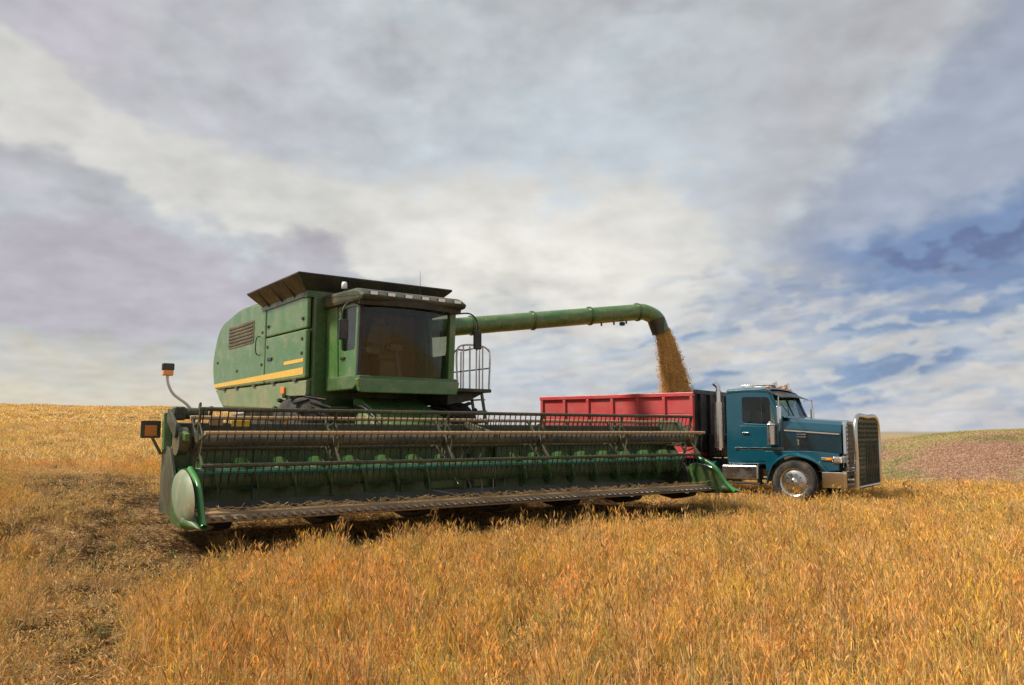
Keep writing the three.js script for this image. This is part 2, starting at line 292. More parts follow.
function field(name, label, geo, spots) {
  const m = new THREE.InstancedMesh(geo, strawMat, spots.length), o = new THREE.Object3D(), c = new THREE.Color();
  spots.forEach((p, i) => { o.position.set(p.x, height(p.x, p.z) - .012, p.z); o.rotation.set(0, p.a, 0); o.scale.set(p.w, p.h, p.w); o.updateMatrix(); m.setMatrixAt(i, o.matrix); m.setColorAt(i, c.setRGB(...p.c)); });
  m.name = name; m.userData = { kind: 'stuff', label, category: 'stubble' }; m.castShadow = m.receiveShadow = true; scene.add(m);
}
function strawTone(x, z, r) {
  const a = fbm(x * .35, z * .35, 3), b = fbm(x * 1.7 + 9, z * 1.7, 2), l = lane(x, z);
  let c = [.80 + .12 * a, .49 + .07 * a, .16 + .03 * a]; const k = r();
  const mix = (t, p) => { t = clamp(t); c = c.map((v, i) => lerp(v, p[i], t)); };
  mix(sst(.0, .5, b) * .5, [.7, .5, .12]); mix(sst(.1, .32, fbm(x * 1.5 - 20, z * 1.5 + 5, 3)) * .4, [.5, .42, .14]); mix(sst(.05, .3, fbm(x * .8 + 70, z * 1.3, 2)) * .65, [.8, .62, .12]); mix(sst(.1, .35, fbm(x * 2.1 + 12, z * 2.1 + 60, 2)) * .45, [.46, .28, .12]); if (k < .12) mix(.8, [.4, .36, .09]); else if (k < .3) mix(.75, [.32, .19, .085]); else if (k < .5) mix(.6, [.88, .64, .36]); else if (k < .57) mix(.8, [.76, .55, .06]);
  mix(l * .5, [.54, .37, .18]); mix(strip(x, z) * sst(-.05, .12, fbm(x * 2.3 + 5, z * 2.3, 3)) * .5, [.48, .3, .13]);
  return c;
}
{
  const r = rng(101), tufts = [tuftGeometry(1, 34, .26, .13, .0042, .4, .45), tuftGeometry(2, 36, .22, .16, .0042, .15, .6), tuftGeometry(3, 26, .33, .1, .0042, .4, .3)];
  const bins = [[], [], []], far = [], mid = [];
  const blocked = (x, z) => { const dx = x - TO[0], dz = z - TO[1], tx = dx * Math.cos(B) + dz * Math.sin(B), tz = -dx * Math.sin(B) + dz * Math.cos(B); if (tx > -7 && tx < .6 && Math.abs(Math.abs(tz) - 1) < .35) return true; const [t, f] = toCombine(x, z); return Math.abs(Math.abs(t) - 1.8) < .5 && f > -5 && f < 1.2; };
  const put = (list, d0, d1, dens, grow, shrink = 1) => {
    const W = d => d * .72 + 4, area = (d1 * d1 - d0 * d0) * .72 + 8 * (d1 - d0), n = Math.round(area * dens);
    for (let i = 0; i < n; i++) {
      const d = Math.sqrt(lerp(d0 * d0, d1 * d1, r())), x = (r() * 2 - 1) * W(d), z = -d; if (blocked(x, z)) continue;
      const l = lane(x, z), [t, f] = toCombine(x, z); if (l > .25 && r() < l * .55) continue; if (fbm(x * 1.6 + 30, z * 1.6, 2) < -.12 && r() < .72) continue;
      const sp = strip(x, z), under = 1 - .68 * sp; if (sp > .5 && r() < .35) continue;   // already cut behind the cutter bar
      const p = { x, z, a: r() * 6.283, w: (.8 + r() * .5) * grow, h: (.7 + r() * .55) * (1 + .5 * fbm(x * .6, z * .6, 2) + .55 * n2b(x * 1.9, z * 1.9)) * (1 - .5 * l) * under * shrink, c: strawTone(x, z, r) };
      (Array.isArray(list[0]) ? list[(r() * list.length) | 0] : list).push(p);
    }
  };
  put(bins, 2.4, 9, 200, 1); put(bins, 9, 15, 130, 1.1); put(bins, 15, 27, 60, 1.35, .85);
  put(mid, 27, 60, 12, 2.4, .8); put(far, 60, 140, 2.6, 4.2, .9);
  bins.forEach((b, i) => field(numbered('stubble'), ['golden stubble with nodding ears across the near field', 'bent dry stubble leaning across the near field', 'taller upright straw standing in the near field'][i], tufts[i], b));
  const offRight = p => !(Math.atan2(p.x, -p.z) / DEG > 9 && Math.hypot(p.x, p.z) > 30);
  field(numbered('stubble'), 'ochre stubble beyond the combine and truck', tuftGeometry(4, 22, .26, .15, .012, .2, .5), mid.filter(offRight));
  field(numbered('stubble'), 'ochre stubble on the distant hillside', tuftGeometry(5, 16, .24, .2, .02, 0, .5), far.filter(offRight));
  const hill = []; for (let i = 0; i < 30000; i++) { const d = Math.sqrt(lerp(34 * 34, 150 * 150, r())), az = (9 + r() * 27) * DEG, x = Math.sin(az) * d, z = -Math.cos(az) * d, t = fieldTone(x, z), k = 1.05 + r() * .2; hill.push({ x, z, a: r() * 6.28, w: 1.6 + d * .02, h: .45 + r() * .5, c: t.map(v => v * k) }); }
  field('dry_grass', 'pink and yellow dry grass on the hillside behind the truck', tuftGeometry(8, 18, .26, .2, .016, 0, .6), hill);
  // green weeds
  const weeds = []; for (let i = 0; i < 900; i++) { const d = 5 + r() * 22, x = (r() * 2 - 1) * d * .7, z = -d; if (blocked(x, z) || n2b(x * .3, z * .3) < .05) continue; const g = r(); weeds.push({ x, z, a: r() * 6.28, w: .5 + r() * .5, h: .45 + r() * .5, c: g < .5 ? [.16, .17, .04] : g < .8 ? [.24, .22, .04] : [.05, .075, .035] }); }
  field('weeds', 'scattered green weeds growing among the stubble', tuftGeometry(6, 15, .24, .09, .016, 0, .8), weeds);
  // loose straw lying flat
  const lying = new THREE.BufferGeometry(), q = [], nn = [], cc = [], r2 = rng(404);
  for (let i = 0; i < 14; i++) { const a = r2() * 6.28, L = .08 + r2() * .14, x = (r2() - .5) * .35, z = (r2() - .5) * .35, y = .015 + r2() * .09, dx = Math.cos(a) * L, dz = Math.sin(a) * L, w = .004, k = .75 + r2() * .5, dy = (r2() - .5) * .06; const P = [[x - dz / L * w, y, z + dx / L * w], [x + dz / L * w, y, z - dx / L * w], [x + dx + dz / L * w, y + dy, z + dz - dx / L * w], [x + dx - dz / L * w, y + dy, z + dz + dx / L * w]]; for (const t of [0, 1, 2, 0, 2, 3]) { q.push(...P[t]); nn.push(0, 1, 0); cc.push(k, k * .97, k * .9); } }
  lying.setAttribute('position', new THREE.Float32BufferAttribute(q, 3)); lying.setAttribute('normal', new THREE.Float32BufferAttribute(nn, 3)); lying.setAttribute('color', new THREE.Float32BufferAttribute(cc, 3));
  const ls = []; for (let i = 0; i < 15000; i++) { const d = Math.sqrt(lerp(9, 500, r())), x = (r() * 2 - 1) * (d * .72 + 4), z = -d; ls.push({ x, z, a: r() * 6.28, w: .8 + r() * .8, h: 1, c: r() < .5 ? [.66, .45, .2] : [.56, .34, .13] }); }
  field('loose_straw', 'loose chopped straw lying between the stubble', lying, ls);
}

// ---------------------------------------------------------------- wheels
function wheelParts(parent, name, x, y, z, r, w, axis, rimMat, o = {}) { // axis 'x' or 'z'; the outer face points to +axis * side
  const g = sub(parent, name, [x, y, z]), side = o.side ?? 1, ri = o.rim ?? r * .55, turn = q => { const c = q; if (axis === 'x') c.rotateZ(-Math.PI / 2 * side); else c.rotateX(Math.PI / 2 * side); return c; };
  const h = w / 2, e = Math.min(.09, w * .2);
  const tyre = [turn(lathe([[ri, -h * .8], [ri + .03, -h * .92], [lerp(ri, r, .55), -h], [r - e, -h * .93], [r - .02, -h * .72], [r, -h * .4], [r, h * .4], [r - .02, h * .72], [r - e, h * .93], [lerp(ri, r, .55), h], [ri + .03, h * .92], [ri, h * .8], [ri - .012, 0], [ri, -h * .8]], 40))];
  if (o.lug) for (let i = 0; i < o.lug; i++) for (const s of [-1, 1]) { const a = (i + (s > 0 ? .5 : 0)) / o.lug * Math.PI * 2; const b = box(.055, h * 1.15, .07, 0, 0, 0).rotateX(.5 * s).translate(0, s * h * .5, 0); b.translate(r + .008, 0, 0).rotateY(a); tyre.push(turn(b)); }
  else for (const k of [-.5, 0, .5]) tyre.push(turn(lathe([[r - .01, h * k - .03], [r + .014, h * k - .028], [r + .014, h * k + .028], [r - .01, h * k + .03]], 40)));
  part(g, 'tyre', tyre, M.tyre);
  const d = o.dish ?? .1;
  part(g, 'rim', [turn(lathe([[ri + .012, -h * .82], [ri - .03, -h * .7], [ri - .05, h * .1], [ri - .03, h * .72], [ri + .016, h * .86], [ri + .02, h * .8], [ri, h * .68], [ri - .04, h * .4], [ri * .82, h * .86 - d], [ri * .45, h * .86 - d * 1.1], [ri * .4, h * .86 - d * .6], [.001, h * .86 - d * .6]], 36))], rimMat);
  part(g, 'hub', [turn(lathe([[.001, h * .86 + .05 - d * .6], [ri * .2, h * .86 + .045 - d * .6], [ri * .28, h * .86 - d * .6 + .01], [ri * .3, h * .86 - d * 1.1]], 20))], o.hubMat ?? rimMat);
  const nuts = []; const nn = o.nuts ?? 10; for (let i = 0; i < nn; i++) { const a = i / nn * 6.283; nuts.push(turn(new THREE.CylinderGeometry(.018, .02, .05, 6).translate(Math.cos(a) * ri * .58, h * .86 - d * 1.02, Math.sin(a) * ri * .58))); }
  part(g, 'wheel_nuts', nuts, o.hubMat ?? M.steel); g.children.at(-1).userData.kind = 'stuff';
  return g;
}

// ================================================================ COMBINE
{
  const c = thing('combine_harvester', 'green combine harvester with wide reel header unloading grain through its long auger', 'combine harvester', [CO[0], CY, CO[1]], A);
  // hull and side panels
  const hull = rounded([[-.35, 1.75, .1], [-6.6, 1.8, .3], [-7.5, 2.3, .35], [-7.6, 3.3, .7], [-7.05, 4.3, .9], [-4.8, 4.62, .6], [-.35, 4.25, .05]], .2);
  part(c, 'hull', alongX(hull, -1.46, 1.46, .06), M.greenDark);
  for (const s of [-1, 1]) {
    const X0 = s < 0 ? -1.6 : 1.49, X1 = s < 0 ? -1.49 : 1.6, out = s < 0 ? X0 : X1;
    part(c, 'side_panel', alongX(rounded([[-.4, 2.42, .05], [-3.02, 2.42, .05], [-3.02, 3.53, .05], [-.4, 3.5, .05]], .05), X0, X1, .035), M.green); part(c, 'side_panel', alongX(rounded([[-.4, 3.53, .05], [-3.02, 3.56, .05], [-3.02, 4.4, .05], [-.4, 4.22, .05]], .05), X0 + (s < 0 ? .015 : 0), X1 - (s < 0 ? 0 : .015), .03), M.green);
    part(c, 'side_panel', alongX(rounded([[-3.06, 2.42, .05], [-7.25, 2.45, .2], [-7.54, 3.2, .6], [-7.0, 4.22, .8], [-4.9, 4.54, .6], [-3.06, 4.41, .05]], .05), X0, X1, .035), M.green);
    part(c, 'lower_skirt', alongX(rounded([[-.4, 2.38, .03], [-7.2, 2.41, .03], [-6.5, 1.95, .3], [-2.3, 1.78, .2], [-.4, 2.02, .1]], .05), X0 + .03 * (s < 0 ? 1 : -1) - (s < 0 ? 0 : 0), X1 + (s < 0 ? .03 : -.03), .03), M.greenPale);
    const sx = (a, b) => s < 0 ? [out - b, out - a] : [out + a, out + b];
    part(c, 'stripe', alongX([[-.5, 2.50], [-7.18, 2.50], [-7.24, 2.60], [-.5, 2.66]], ...sx(-.002, .008), .002), M.yellow);
    part(c, 'model_stripe', alongX([[-.5, 2.78], [-1.7, 2.78], [-1.7, 2.86], [-.5, 2.86]], ...sx(-.002, .008), .002), M.yellow);
    for (const [z, y] of [[-.62, 2.98], [-.62, 3.3], [-2.85, 3.3], [-.62, 3.75], [-2.85, 3.8], [-3.25, 2.9], [-3.25, 3.7], [-7.0, 3.2], [-5.2, 2.86]]) part(c, 'panel_latch', alongX(rounded([[z - .05, y - .035], [z + .05, y - .035], [z + .05, y + .035], [z - .05, y + .035]], .02), ...sx(-.03, .018), .006), M.black);
    for (const z of [-1.0, -2.4, -3.8, -5.2, -6.3]) part(c, 'hinge', alongX([[z - .11, 2.385], [z + .11, 2.385], [z + .11, 2.43], [z - .11, 2.43]], ...sx(-.05, .016), .005), M.olive);
    part(c, 'grab_rail', tube([V(out, 3.15, -3.45), V(out + s * .07, 3.17, -3.45), V(out + s * .07, 3.6, -3.45), V(out, 3.62, -3.45)], .014, 16, 6), M.black);
    const vent = part(c, 'vent_screen', alongX(rounded([[-3.9, 3.5], [-6.0, 3.5], [-6.0, 4.1], [-3.9, 4.1]], .08), ...sx(-.004, .016), .006), M.vent);
    for (let i = 0; i < 6; i++) part(vent, 'vent_slat', alongX([[-3.97, 3.56 + i * .09], [-5.93, 3.56 + i * .09], [-5.93, 3.6 + i * .09], [-3.97, 3.6 + i * .09]], ...sx(.014, .032), .004), M.olive);
    part(c, 'panel_handle', alongX(rounded([[-2.5, 2.95], [-2.8, 2.95], [-2.8, 3.03], [-2.5, 3.03]], .03), ...sx(-.002, .03), .01), M.black);
    part(c, 'side_marker', alongX(rounded([[-1.6, 2.12], [-1.85, 2.12], [-1.85, 2.28], [-1.6, 2.28]], .03), ...sx(-.04, .02), .01), M.orange);
  }
  // rear hood, chopper, engine deck
  part(c, 'straw_chopper', alongX(rounded([[-5.4, 1.8], [-7.4, 1.75], [-7.9, 1.25], [-7.4, 1.0], [-5.5, 1.25]], .1), -1.05, 1.05, .03), M.greenDark);
  part(c, 'rear_grille', alongX(rounded([[-7.5, 2.6], [-7.66, 2.6], [-7.66, 3.2], [-7.5, 3.2]], .02), -1.0, 1.0, .01), M.vent);
  for (let i = 0; i < 5; i++) { const s = part(c, 'tail_light', span(-1.42 + i * .7, -1.3 + i * .7, 2.42, 2.54, -7.6, -7.4), i % 4 ? M.vent : M.redDark); }
  part(c, 'exhaust_pipe', [rod(V(.7, 4.2, -5.1), V(.7, 5.0, -5.1), .085), rod(V(.7, 4.45, -5.1), V(.7, 4.85, -5.1), .12)], M.steel);
  part(c, 'engine_cover', rbox(1.9, .28, 1.5, 0, 4.62, -5.0, .08), M.greenDark);
  part(c, 'chassis', [span(-.85, .85, 1.05, 1.8, -5.9, .2), span(-1.35, 1.35, 1.45, 1.78, -5.3, .3)], M.olive);
  part(c, 'cleaning_shoe', alongX(rounded([[-1.2, 1.1], [-4.9, 1.25], [-4.9, .85], [-1.5, .72]], .1), -.8, .8, .02), M.greenDark);
  // grain tank
  const tank = sub(c, 'grain_tank');
  part(tank, 'tank_rim', [span(-1.62, 1.62, 4.2, 4.36, -.52, -.36), span(-1.62, 1.62, 4.3, 4.42, -3.26, -3.14), span(-1.62, -1.5, 4.22, 4.4, -3.24, -.4), span(1.5, 1.62, 4.22, 4.4, -3.24, -.4)], M.greenDark);
  const T0 = [-1.56, 1.56, -3.2, -.45, 4.3], T1 = [-1.92, 1.92, -3.5, -.08, 4.66];
  const flap = (a, b, cc, d) => sheet((u, v, o) => { const p = a.clone().lerp(b, u), q = d.clone().lerp(cc, u); return p.lerp(q, v).add(V(0, -o, 0)); }, 6, 3, .035);
  const K = (t, i, j) => V(t[i], t[4], t[j]);
  part(tank, 'tank_extension', flap(K(T0, 0, 2), K(T0, 0, 3), K(T1, 0, 3), K(T1, 0, 2)), M.tank); part(tank, 'tank_extension', flap(K(T0, 1, 3), K(T0, 1, 2), K(T1, 1, 2), K(T1, 1, 3)), M.tank);
  part(tank, 'tank_extension', flap(K(T0, 0, 3), K(T0, 1, 3), K(T1, 1, 3), K(T1, 0, 3)), M.tank); part(tank, 'tank_extension', flap(K(T0, 1, 2), K(T0, 0, 2), K(T1, 0, 2), K(T1, 1, 2)), M.tank);
  for (const [a, b] of [[[0, 2], [0, 3]], [[0, 3], [1, 3]], [[1, 3], [1, 2]], [[1, 2], [0, 2]]]) part(tank, 'edge_rail', rod(K(T1, ...a), K(T1, ...b), .028), M.black);
  for (const x of [-1.1, -.35, .4, 1.1]) part(tank, 'brace', rod(V(x, 4.28, -.46), V(x * 1.2, 4.62, -.12), .022), M.olive);
  for (const z of [-1.1, -1.9, -2.8]) part(tank, 'brace', rod(V(-1.6, 4.28, z), V(-1.9, 4.62, z), .022), M.olive);
  { const cover = sheet((u, v, o) => V(lerp(-1.5, 1.5, u), 4.36 + .12 * Math.sin(u * Math.PI) * Math.sin(v * Math.PI) - o, lerp(-3.14, -.5, v)), 12, 10, .03); part(tank, 'grain_surface', cover, paint([.5, .3, .1], .4, .95, { coat: 0 })); }
  // cab
  const cab = sub(c, 'cab');
  const half = 1.1, cz0 = -.32, cz1 = 1.2, y0 = 2.42, y1 = 3.9;
  part(cab, 'cab_floor', alongX(rounded([[cz0, 2.12], [cz1 - .1, 2.12], [cz1 + .22, 2.26], [cz1 + .22, 2.4], [cz0, 2.44]], .05), -1.17, 1.17, .03), M.greenDark);
  part(cab, 'cab_skirt', alongZ(rounded([[-1.15, 2.05], [1.15, 2.05], [1.22, 2.34], [-1.22, 2.34]], .05), cz1 + .1, cz1 + .24, .02), M.green);
  part(cab, 'rear_wall', span(-1.12, 1.12, 2.4, 4.0, cz0 - .04, cz0 + .05), M.lining);
  const bulge = u => .24 * (1 - (2 * u - 1) ** 2);
  part(cab, 'windscreen', sheet((u, v, o) => V(lerp(-half + .06, half - .06, u), lerp(y0 - .02, y1 + .03, v), cz1 + bulge(u) + .1 * v - .06 - o), 20, 8), M.glassTint);
  for (const s of [-1, 1]) {
    part(cab, 'front_pillar', beam(V(s * half, y0 - .06, cz1 + .02), V(s * half, y1 + .06, cz1 + .1), s < 0 ? .085 : .15, .1), s < 0 ? M.black : M.green);
    part(cab, 'rear_pillar', alongX(rounded([[cz0 - .02, 2.4], [cz0 + .62, 2.4], [cz0 + .5, 3.98], [cz0 - .02, 3.98]], .04), s * half - .05, s * half + .05, .015), M.green);
    const door = part(cab, 'door', alongX(rounded([[cz0 + .64, 2.4], [cz1 - .04, 2.4], [cz1 + .04, 3.94], [cz0 + .53, 3.94]], .06), s * half - .03, s * half + .03, .01, [new THREE.Path(rounded([[cz0 + .74, 2.95], [cz1 - .12, 2.95], [cz1 - .06, 3.86], [cz0 + .66, 3.86]], .07).getPoints(6))]), M.green);
    part(door, 'door_window', alongX(rounded([[cz0 + .72, 2.93], [cz1 - .1, 2.93], [cz1 - .04, 3.88], [cz0 + .64, 3.88]], .07), s * half - .004, s * half + .004, 0), M.glassTint);
    part(door, 'door_handle', beam(V(s * (half + .05), 2.8, cz0 + .75), V(s * (half + .05), 2.8, cz0 + .95), .03, .05), M.black);
    const mir = part(cab, 'mirror_arm', [tube([V(s * 1.12, 3.85, cz1 + .1), V(s * 1.45, 3.86, cz1 + .3), V(s * 1.6, 3.7, cz1 + .34), V(s * 1.6, 3.05, cz1 + .34)], .017, 20, 6)], M.black);
    part(mir, 'mirror_head', rbox(.2, .42, .07, s * 1.6, 3.28, cz1 + .36, .03), M.black); part(mir, 'mirror_face', rbox(.17, .38, .006, s * 1.6, 3.28, cz1 + .322, .003), M.mirrorGlass);
  }
  part(cab, 'roof', [alongX(rounded([[cz0 - .1, 3.96, .04], [cz1 + .42, 3.92, .1], [cz1 + .5, 4.02, .06], [cz1 + .2, 4.2, .2], [cz0 - .1, 4.26, .05]], .05), -1.25, 1.25, .06)], M.olive);
  part(cab, 'roof_visor', sheet((u, v, o) => V(lerp(-1.22, 1.22, u), lerp(3.84, 3.97, v) - o * .2, cz1 + .26 + .2 * (1 - (2 * u - 1) ** 2) + .02 * v - o), 16, 2, .03), M.black);
  for (let i = 0; i < 6; i++) { const x = -1.0 + i * .4; const l = part(cab, 'work_light', rbox(.2, .1, .09, x, 4.06, cz1 + .44, .02), M.black); part(l, 'lens', rbox(.16, .07, .012, x, 4.06, cz1 + .488, .005), M.lens); }
  const bea = part(cab, 'beacon', [rod(V(-.95, 4.2, .1), V(-.95, 4.38, .1), .02)], M.black); part(bea, 'beacon_lamp', [lathe([[.001, .16], [.05, .15], [.065, .1], [.065, 0], [.001, 0]], 14).translate(-.95, 4.38, .1)], M.lens);
  part(cab, 'antenna', rod(V(.9, 4.2, .2), V(.95, 5.0, .1), .008, .003, 6), M.black);
  const seat = part(cab, 'operator_seat', [rbox(.55, .14, .55, 0, 2.9, .2, .05), rbox(.52, .75, .14, 0, 3.3, -.05, .05), rbox(.3, .2, .11, 0, 3.76, -.06, .05), rbox(.4, .4, .4, 0, 2.64, .2, .03)], M.cloth);
  part(cab, 'steering_column', [rod(V(0, 2.42, .95), V(0, 3.05, .72), .05), rbox(.3, .16, .1, 0, 3.08, .76, .03)], M.dash);
  part(cab, 'steering_wheel', new THREE.TorusGeometry(.2, .018, 8, 24).rotateX(1.15).translate(0, 3.12, .66), M.black);
  part(cab, 'console', [rbox(.3, .16, .75, -.48, 3.0, .3, .04), rbox(.24, .2, .04, -.55, 3.25, .75, .01), rod(V(-.45, 3.05, .5), V(-.45, 3.25, .55), .03)], M.dash);
  // platform, rail and ladder beside the cab (combine's left)
  const plat = part(c, 'platform', [span(1.18, 2.2, 2.14, 2.22, -.5, 1.25), alongZ([[1.18, 2.14], [2.15, 2.14], [1.75, 1.95], [1.18, 1.85]], -.4, 1.0, .01)], M.olive);
  const rail = part(plat, 'guard_rail', [tube([V(2.16, 2.2, 1.2), V(2.16, 3.1, 1.2), V(2.16, 3.2, 1.05), V(2.16, 3.2, .2), V(2.16, 3.2, -.3), V(2.16, 2.2, -.45)], .022, 40, 7), rod(V(2.16, 2.7, 1.2), V(2.16, 2.7, -.4), .018), tube([V(1.3, 2.2, 1.22), V(1.3, 3.1, 1.22), V(1.42, 3.18, 1.22), V(2.02, 3.18, 1.22), V(2.14, 3.1, 1.22)], .022, 30, 7)], M.rail);
  for (const x of [1.45, 1.62, 1.8, 1.97]) part(plat, 'rail_post', rod(V(x, 2.2, 1.22), V(x, 3.17, 1.22), .018), M.rail);
  for (const z of [.8, .4, 0]) part(plat, 'rail_post', rod(V(2.16, 2.2, z), V(2.16, 3.18, z), .018), M.rail);
  const lad = part(c, 'ladder', [beam(V(2.25, 2.2, .75), V(2.55, .6, .75), .04, .07), beam(V(2.25, 2.2, .3), V(2.55, .6, .3), .04, .07)], M.greenDark);
  for (let i = 0; i < 6; i++) part(lad, 'rung', rbox(.16, .03, .46, 2.29 + i * .05, 2.0 - i * .265, .525, .008, 1), M.steel);
  // driven and steered wheels
  part(c, 'front_axle', [rod(V(-1.5, 1.02, 0), V(1.5, 1.02, 0), .16), rbox(.35, .6, .5, -1.2, 1.05, 0, .08), rbox(.35, .6, .5, 1.2, 1.05, 0, .08), span(-.95, .95, .95, 1.5, -.3, .35)], M.greenDark);
  part(c, 'rear_axle', [span(-1.2, 1.2, .68, .84, -4.02, -3.82), rbox(.3, .6, .3, 0, .95, -3.92, .05), rbox(.16, .5, .22, -1.15, .76, -3.92, .04), rbox(.16, .5, .22, 1.15, .76, -3.92, .04)], M.greenDark);
  for (const s of [-1, 1]) {
    wheelParts(c, 'front_wheel', s * 1.82, 1.0, 0, .98, .74, 'x', M.rim, { side: s, rim: .46, lug: 20, dish: .24, nuts: 10 });
    wheelParts(c, 'rear_wheel', s * 1.5, .72, -3.92, .70, .5, 'x', M.rim, { side: s, rim: .34, lug: 18, dish: .16, nuts: 8 });
  }
  // feeder house
  part(c, 'feeder_house', [alongX(rounded([[.2, 1.35], [3.4, .12], [3.4, .95], [2.9, 1.06], [.5, 1.98], [.2, 1.98]], .06), -.74, .74, .04), alongX(rounded([[3.15, .05], [3.42, .05], [3.42, 1.0], [3.15, 1.05]], .03), -.86, .86, .02)], M.green);
  for (const s of [-1, 1]) { part(c, 'lift_cylinder', [rod(V(s * .62, .75, .4), V(s * .62, .52, 1.5), .075), rod(V(s * .62, .52, 1.5), V(s * .62, .3, 2.5), .042)], M.steel); part(c, 'hydraulic_hose', tube([V(s * .8, 1.8, .4), V(s * .95, 1.75, 1.2), V(s * .9, 1.3, 2.2), V(s * 1.0, 1.15, 3.4)], .025, 20, 6), M.black); }
  part(c, 'drive_shield', alongX(rounded([[.7, 1.35], [2.6, .62], [2.9, .82], [1.0, 1.75]], .15), -.95, -.78, .03), M.greenPale);
  // unloading auger
  const au = part(c, 'unloading_auger', null || [(() => { const P = V(1.3, 3.72, -.75), Q = V(0, 0, 0); const w = (X, D, y) => { const [t, f] = toCombine(X, -D); return V(t, y - CY, f); }; const end = w(3.62, 22.0, 5.02), tip = w(4.02, 22.12, 4.85); const d = end.clone().sub(P); c.userData.end = tip; return [tube([P, P.clone().addScaledVector(d, .33), P.clone().addScaledVector(d, .66), end], .225, 24, 20), tube([end.clone().addScaledVector(d, -.03), end, end.clone().lerp(tip, .6).add(V(0, .03, 0)), tip, tip.clone().add(tip.clone().sub(end).multiplyScalar(.4)).add(V(0, -.3, 0))], .222, 14, 20)]; })()], M.green);
  const tip = c.userData.end; delete c.userData.end;
  { const P = V(1.3, 3.72, -.75), w = (X, D, y) => { const [t, f] = toCombine(X, -D); return V(t, y - CY, f); }, end = w(3.62, 22.0, 5.02), d = end.clone().sub(P);
    for (const k of [.22, .48, .74, .97]) part(au, 'flange', rod(P.clone().addScaledVector(d, k), P.clone().addScaledVector(d, k + .008), .255, .255, 22), M.greenDark);
    part(au, 'elbow', [new THREE.SphereGeometry(.34, 18, 14).translate(P.x, P.y, P.z), rod(V(1.3, 2.4, -.75), P, .27, .27, 20)], M.greenDark);
    const [st, sf] = toCombine(4.14, -22.16); const dirv = V(st, 0, sf).sub(V(end.x, 0, end.z)).normalize();
    part(au, 'spout', [rod(tip.clone().add(V(0, -.02, 0)), tip.clone().addScaledVector(dirv, .12).add(V(0, -.42, 0)), .25, .22, 20)], M.olive);
    part(au, 'auger_light', rbox(.12, .1, .12, ...P.clone().addScaledVector(d, .9).add(V(0, -.29, 0)).toArray(), .02), M.black);
    for (let i = 0; i < 3; i++) part(au, 'hanger', rbox(.03, .1, .05, ...P.clone().addScaledVector(d, .8 + i * .06).add(V(0, -.25, 0)).toArray(), .01), M.olive); }

  const RYd = () => 1.0;
  // ---------------- header
  const headerFrom = c.children.length;
  const HW = 5.3, zb = 3.55, zc = HITCH, yb = -.03;
  for (let i = 0; i < 8; i++) { const a = -HW + .05 + i * (HW - .05) / 4, b = a + (HW - .05) / 4 - .012; if (i === 3 || i === 4) { const inner = i === 3 ? [a, -.7] : [.7, b]; part(c, 'back_panel', span(inner[0], inner[1], .06, .9, zb - .02, zb + .02, .006), M.greenDark); } else part(c, 'back_panel', span(a, b, .06, .9, zb - .02, zb + .02, .006), M.greenDark);
    part(c, 'panel_rib', span(b - .03, b + .03, .08, .88, zb + .02, zb + .045, .008), M.greenDark); }
  part(c, 'header_beam', [rbox(2 * HW, .42, .26, 0, 1.06, zb - .06, .03), rbox(2 * HW, .16, .18, 0, .02, zb - .1, .02)], M.olive);
  for (let i = 0; i < 9; i++) part(c, 'frame_upright', span(-HW + .3 + i * 1.29, -HW + .4 + i * 1.29, .02, 1.0, zb - .22, zb - .05, .01), M.olive);
  part(c, 'pan', alongX([[zb, .08], [zb + .25, -.02], [zc - .35, -.05], [zc - .05, -.06], [zc - .05, -.1], [zb, -.02]], -HW, HW, .004), M.steel);
  // cross auger with its two flights
  const ax = part(c, 'cross_auger', [rod(V(-HW + .08, .44, zb + .42), V(HW - .08, .44, zb + .42), .17, .17, 20)], M.greenDark);
  for (const s of [-1, 1]) part(ax, 'flighting', sheet((u, v, o) => { const a = u * 7.5 * Math.PI * 2 * s, r = lerp(.165, .31, v), x = s * lerp(.75, HW - .12, u); return V(x + o, .44 + Math.cos(a) * r, zb + .42 + Math.sin(a) * r); }, 190, 1, .012), M.green);
  for (let i = 0; i < 14; i++) { const a = i * 2.2, x = -.68 + i * .105; part(ax, 'finger', rod(V(x, .44, zb + .42), V(x, .44 + Math.cos(a) * .36, zb + .42 + Math.sin(a) * .36), .012, .01, 6), M.steel); }
  // cutter bar
  part(c, 'cutter_bar', [rbox(2 * HW, .09, .16, 0, yb - .03, zc - .02, .02), rbox(2 * HW, .05, .3, 0, yb + .02, zc - .24, .015)], M.tan, 'straw dusted tan cutter bar along the bottom of the header');
  const gd = shared([new THREE.ConeGeometry(.026, .16, 5).rotateX(Math.PI / 2).translate(0, 0, .12), box(.04, .035, .09, 0, 0, .0)]), kn = shared(ext([[-.038, 0], [.038, 0], [.008, .085], [-.008, .085]], .006, 0).rotateX(Math.PI / 2));
  for (let i = 0; i < 74; i++) { const g = part(c, 'knife_guard', gd, M.steel); g.position.set(-HW + .06 + i * .1425, yb - .02, zc + .06); if (i % 1 === 0) { const k = part(c, 'knife_section', kn, M.steel); k.position.set(-HW + .13 + i * .1425, yb + .03, zc + .05); } }
  for (let i = 0; i < 7; i++) part(c, 'added_skid_shoe', [alongX(rounded([[zc - .85, -.16], [zc - .1, -.16], [zc + .02, -.06], [zc - .1, -.2], [zc - .5, -.28], [zc - .9, -.22]], .03), -4.9 + i * 1.6, -4.66 + i * 1.6, .008), span(-4.82 + i * 1.6, -4.74 + i * 1.6, -.18, -.06, zc - .8, zc - .3, .01)], M.black);  // black shoes added to stand for the dark shadow gaps below the header
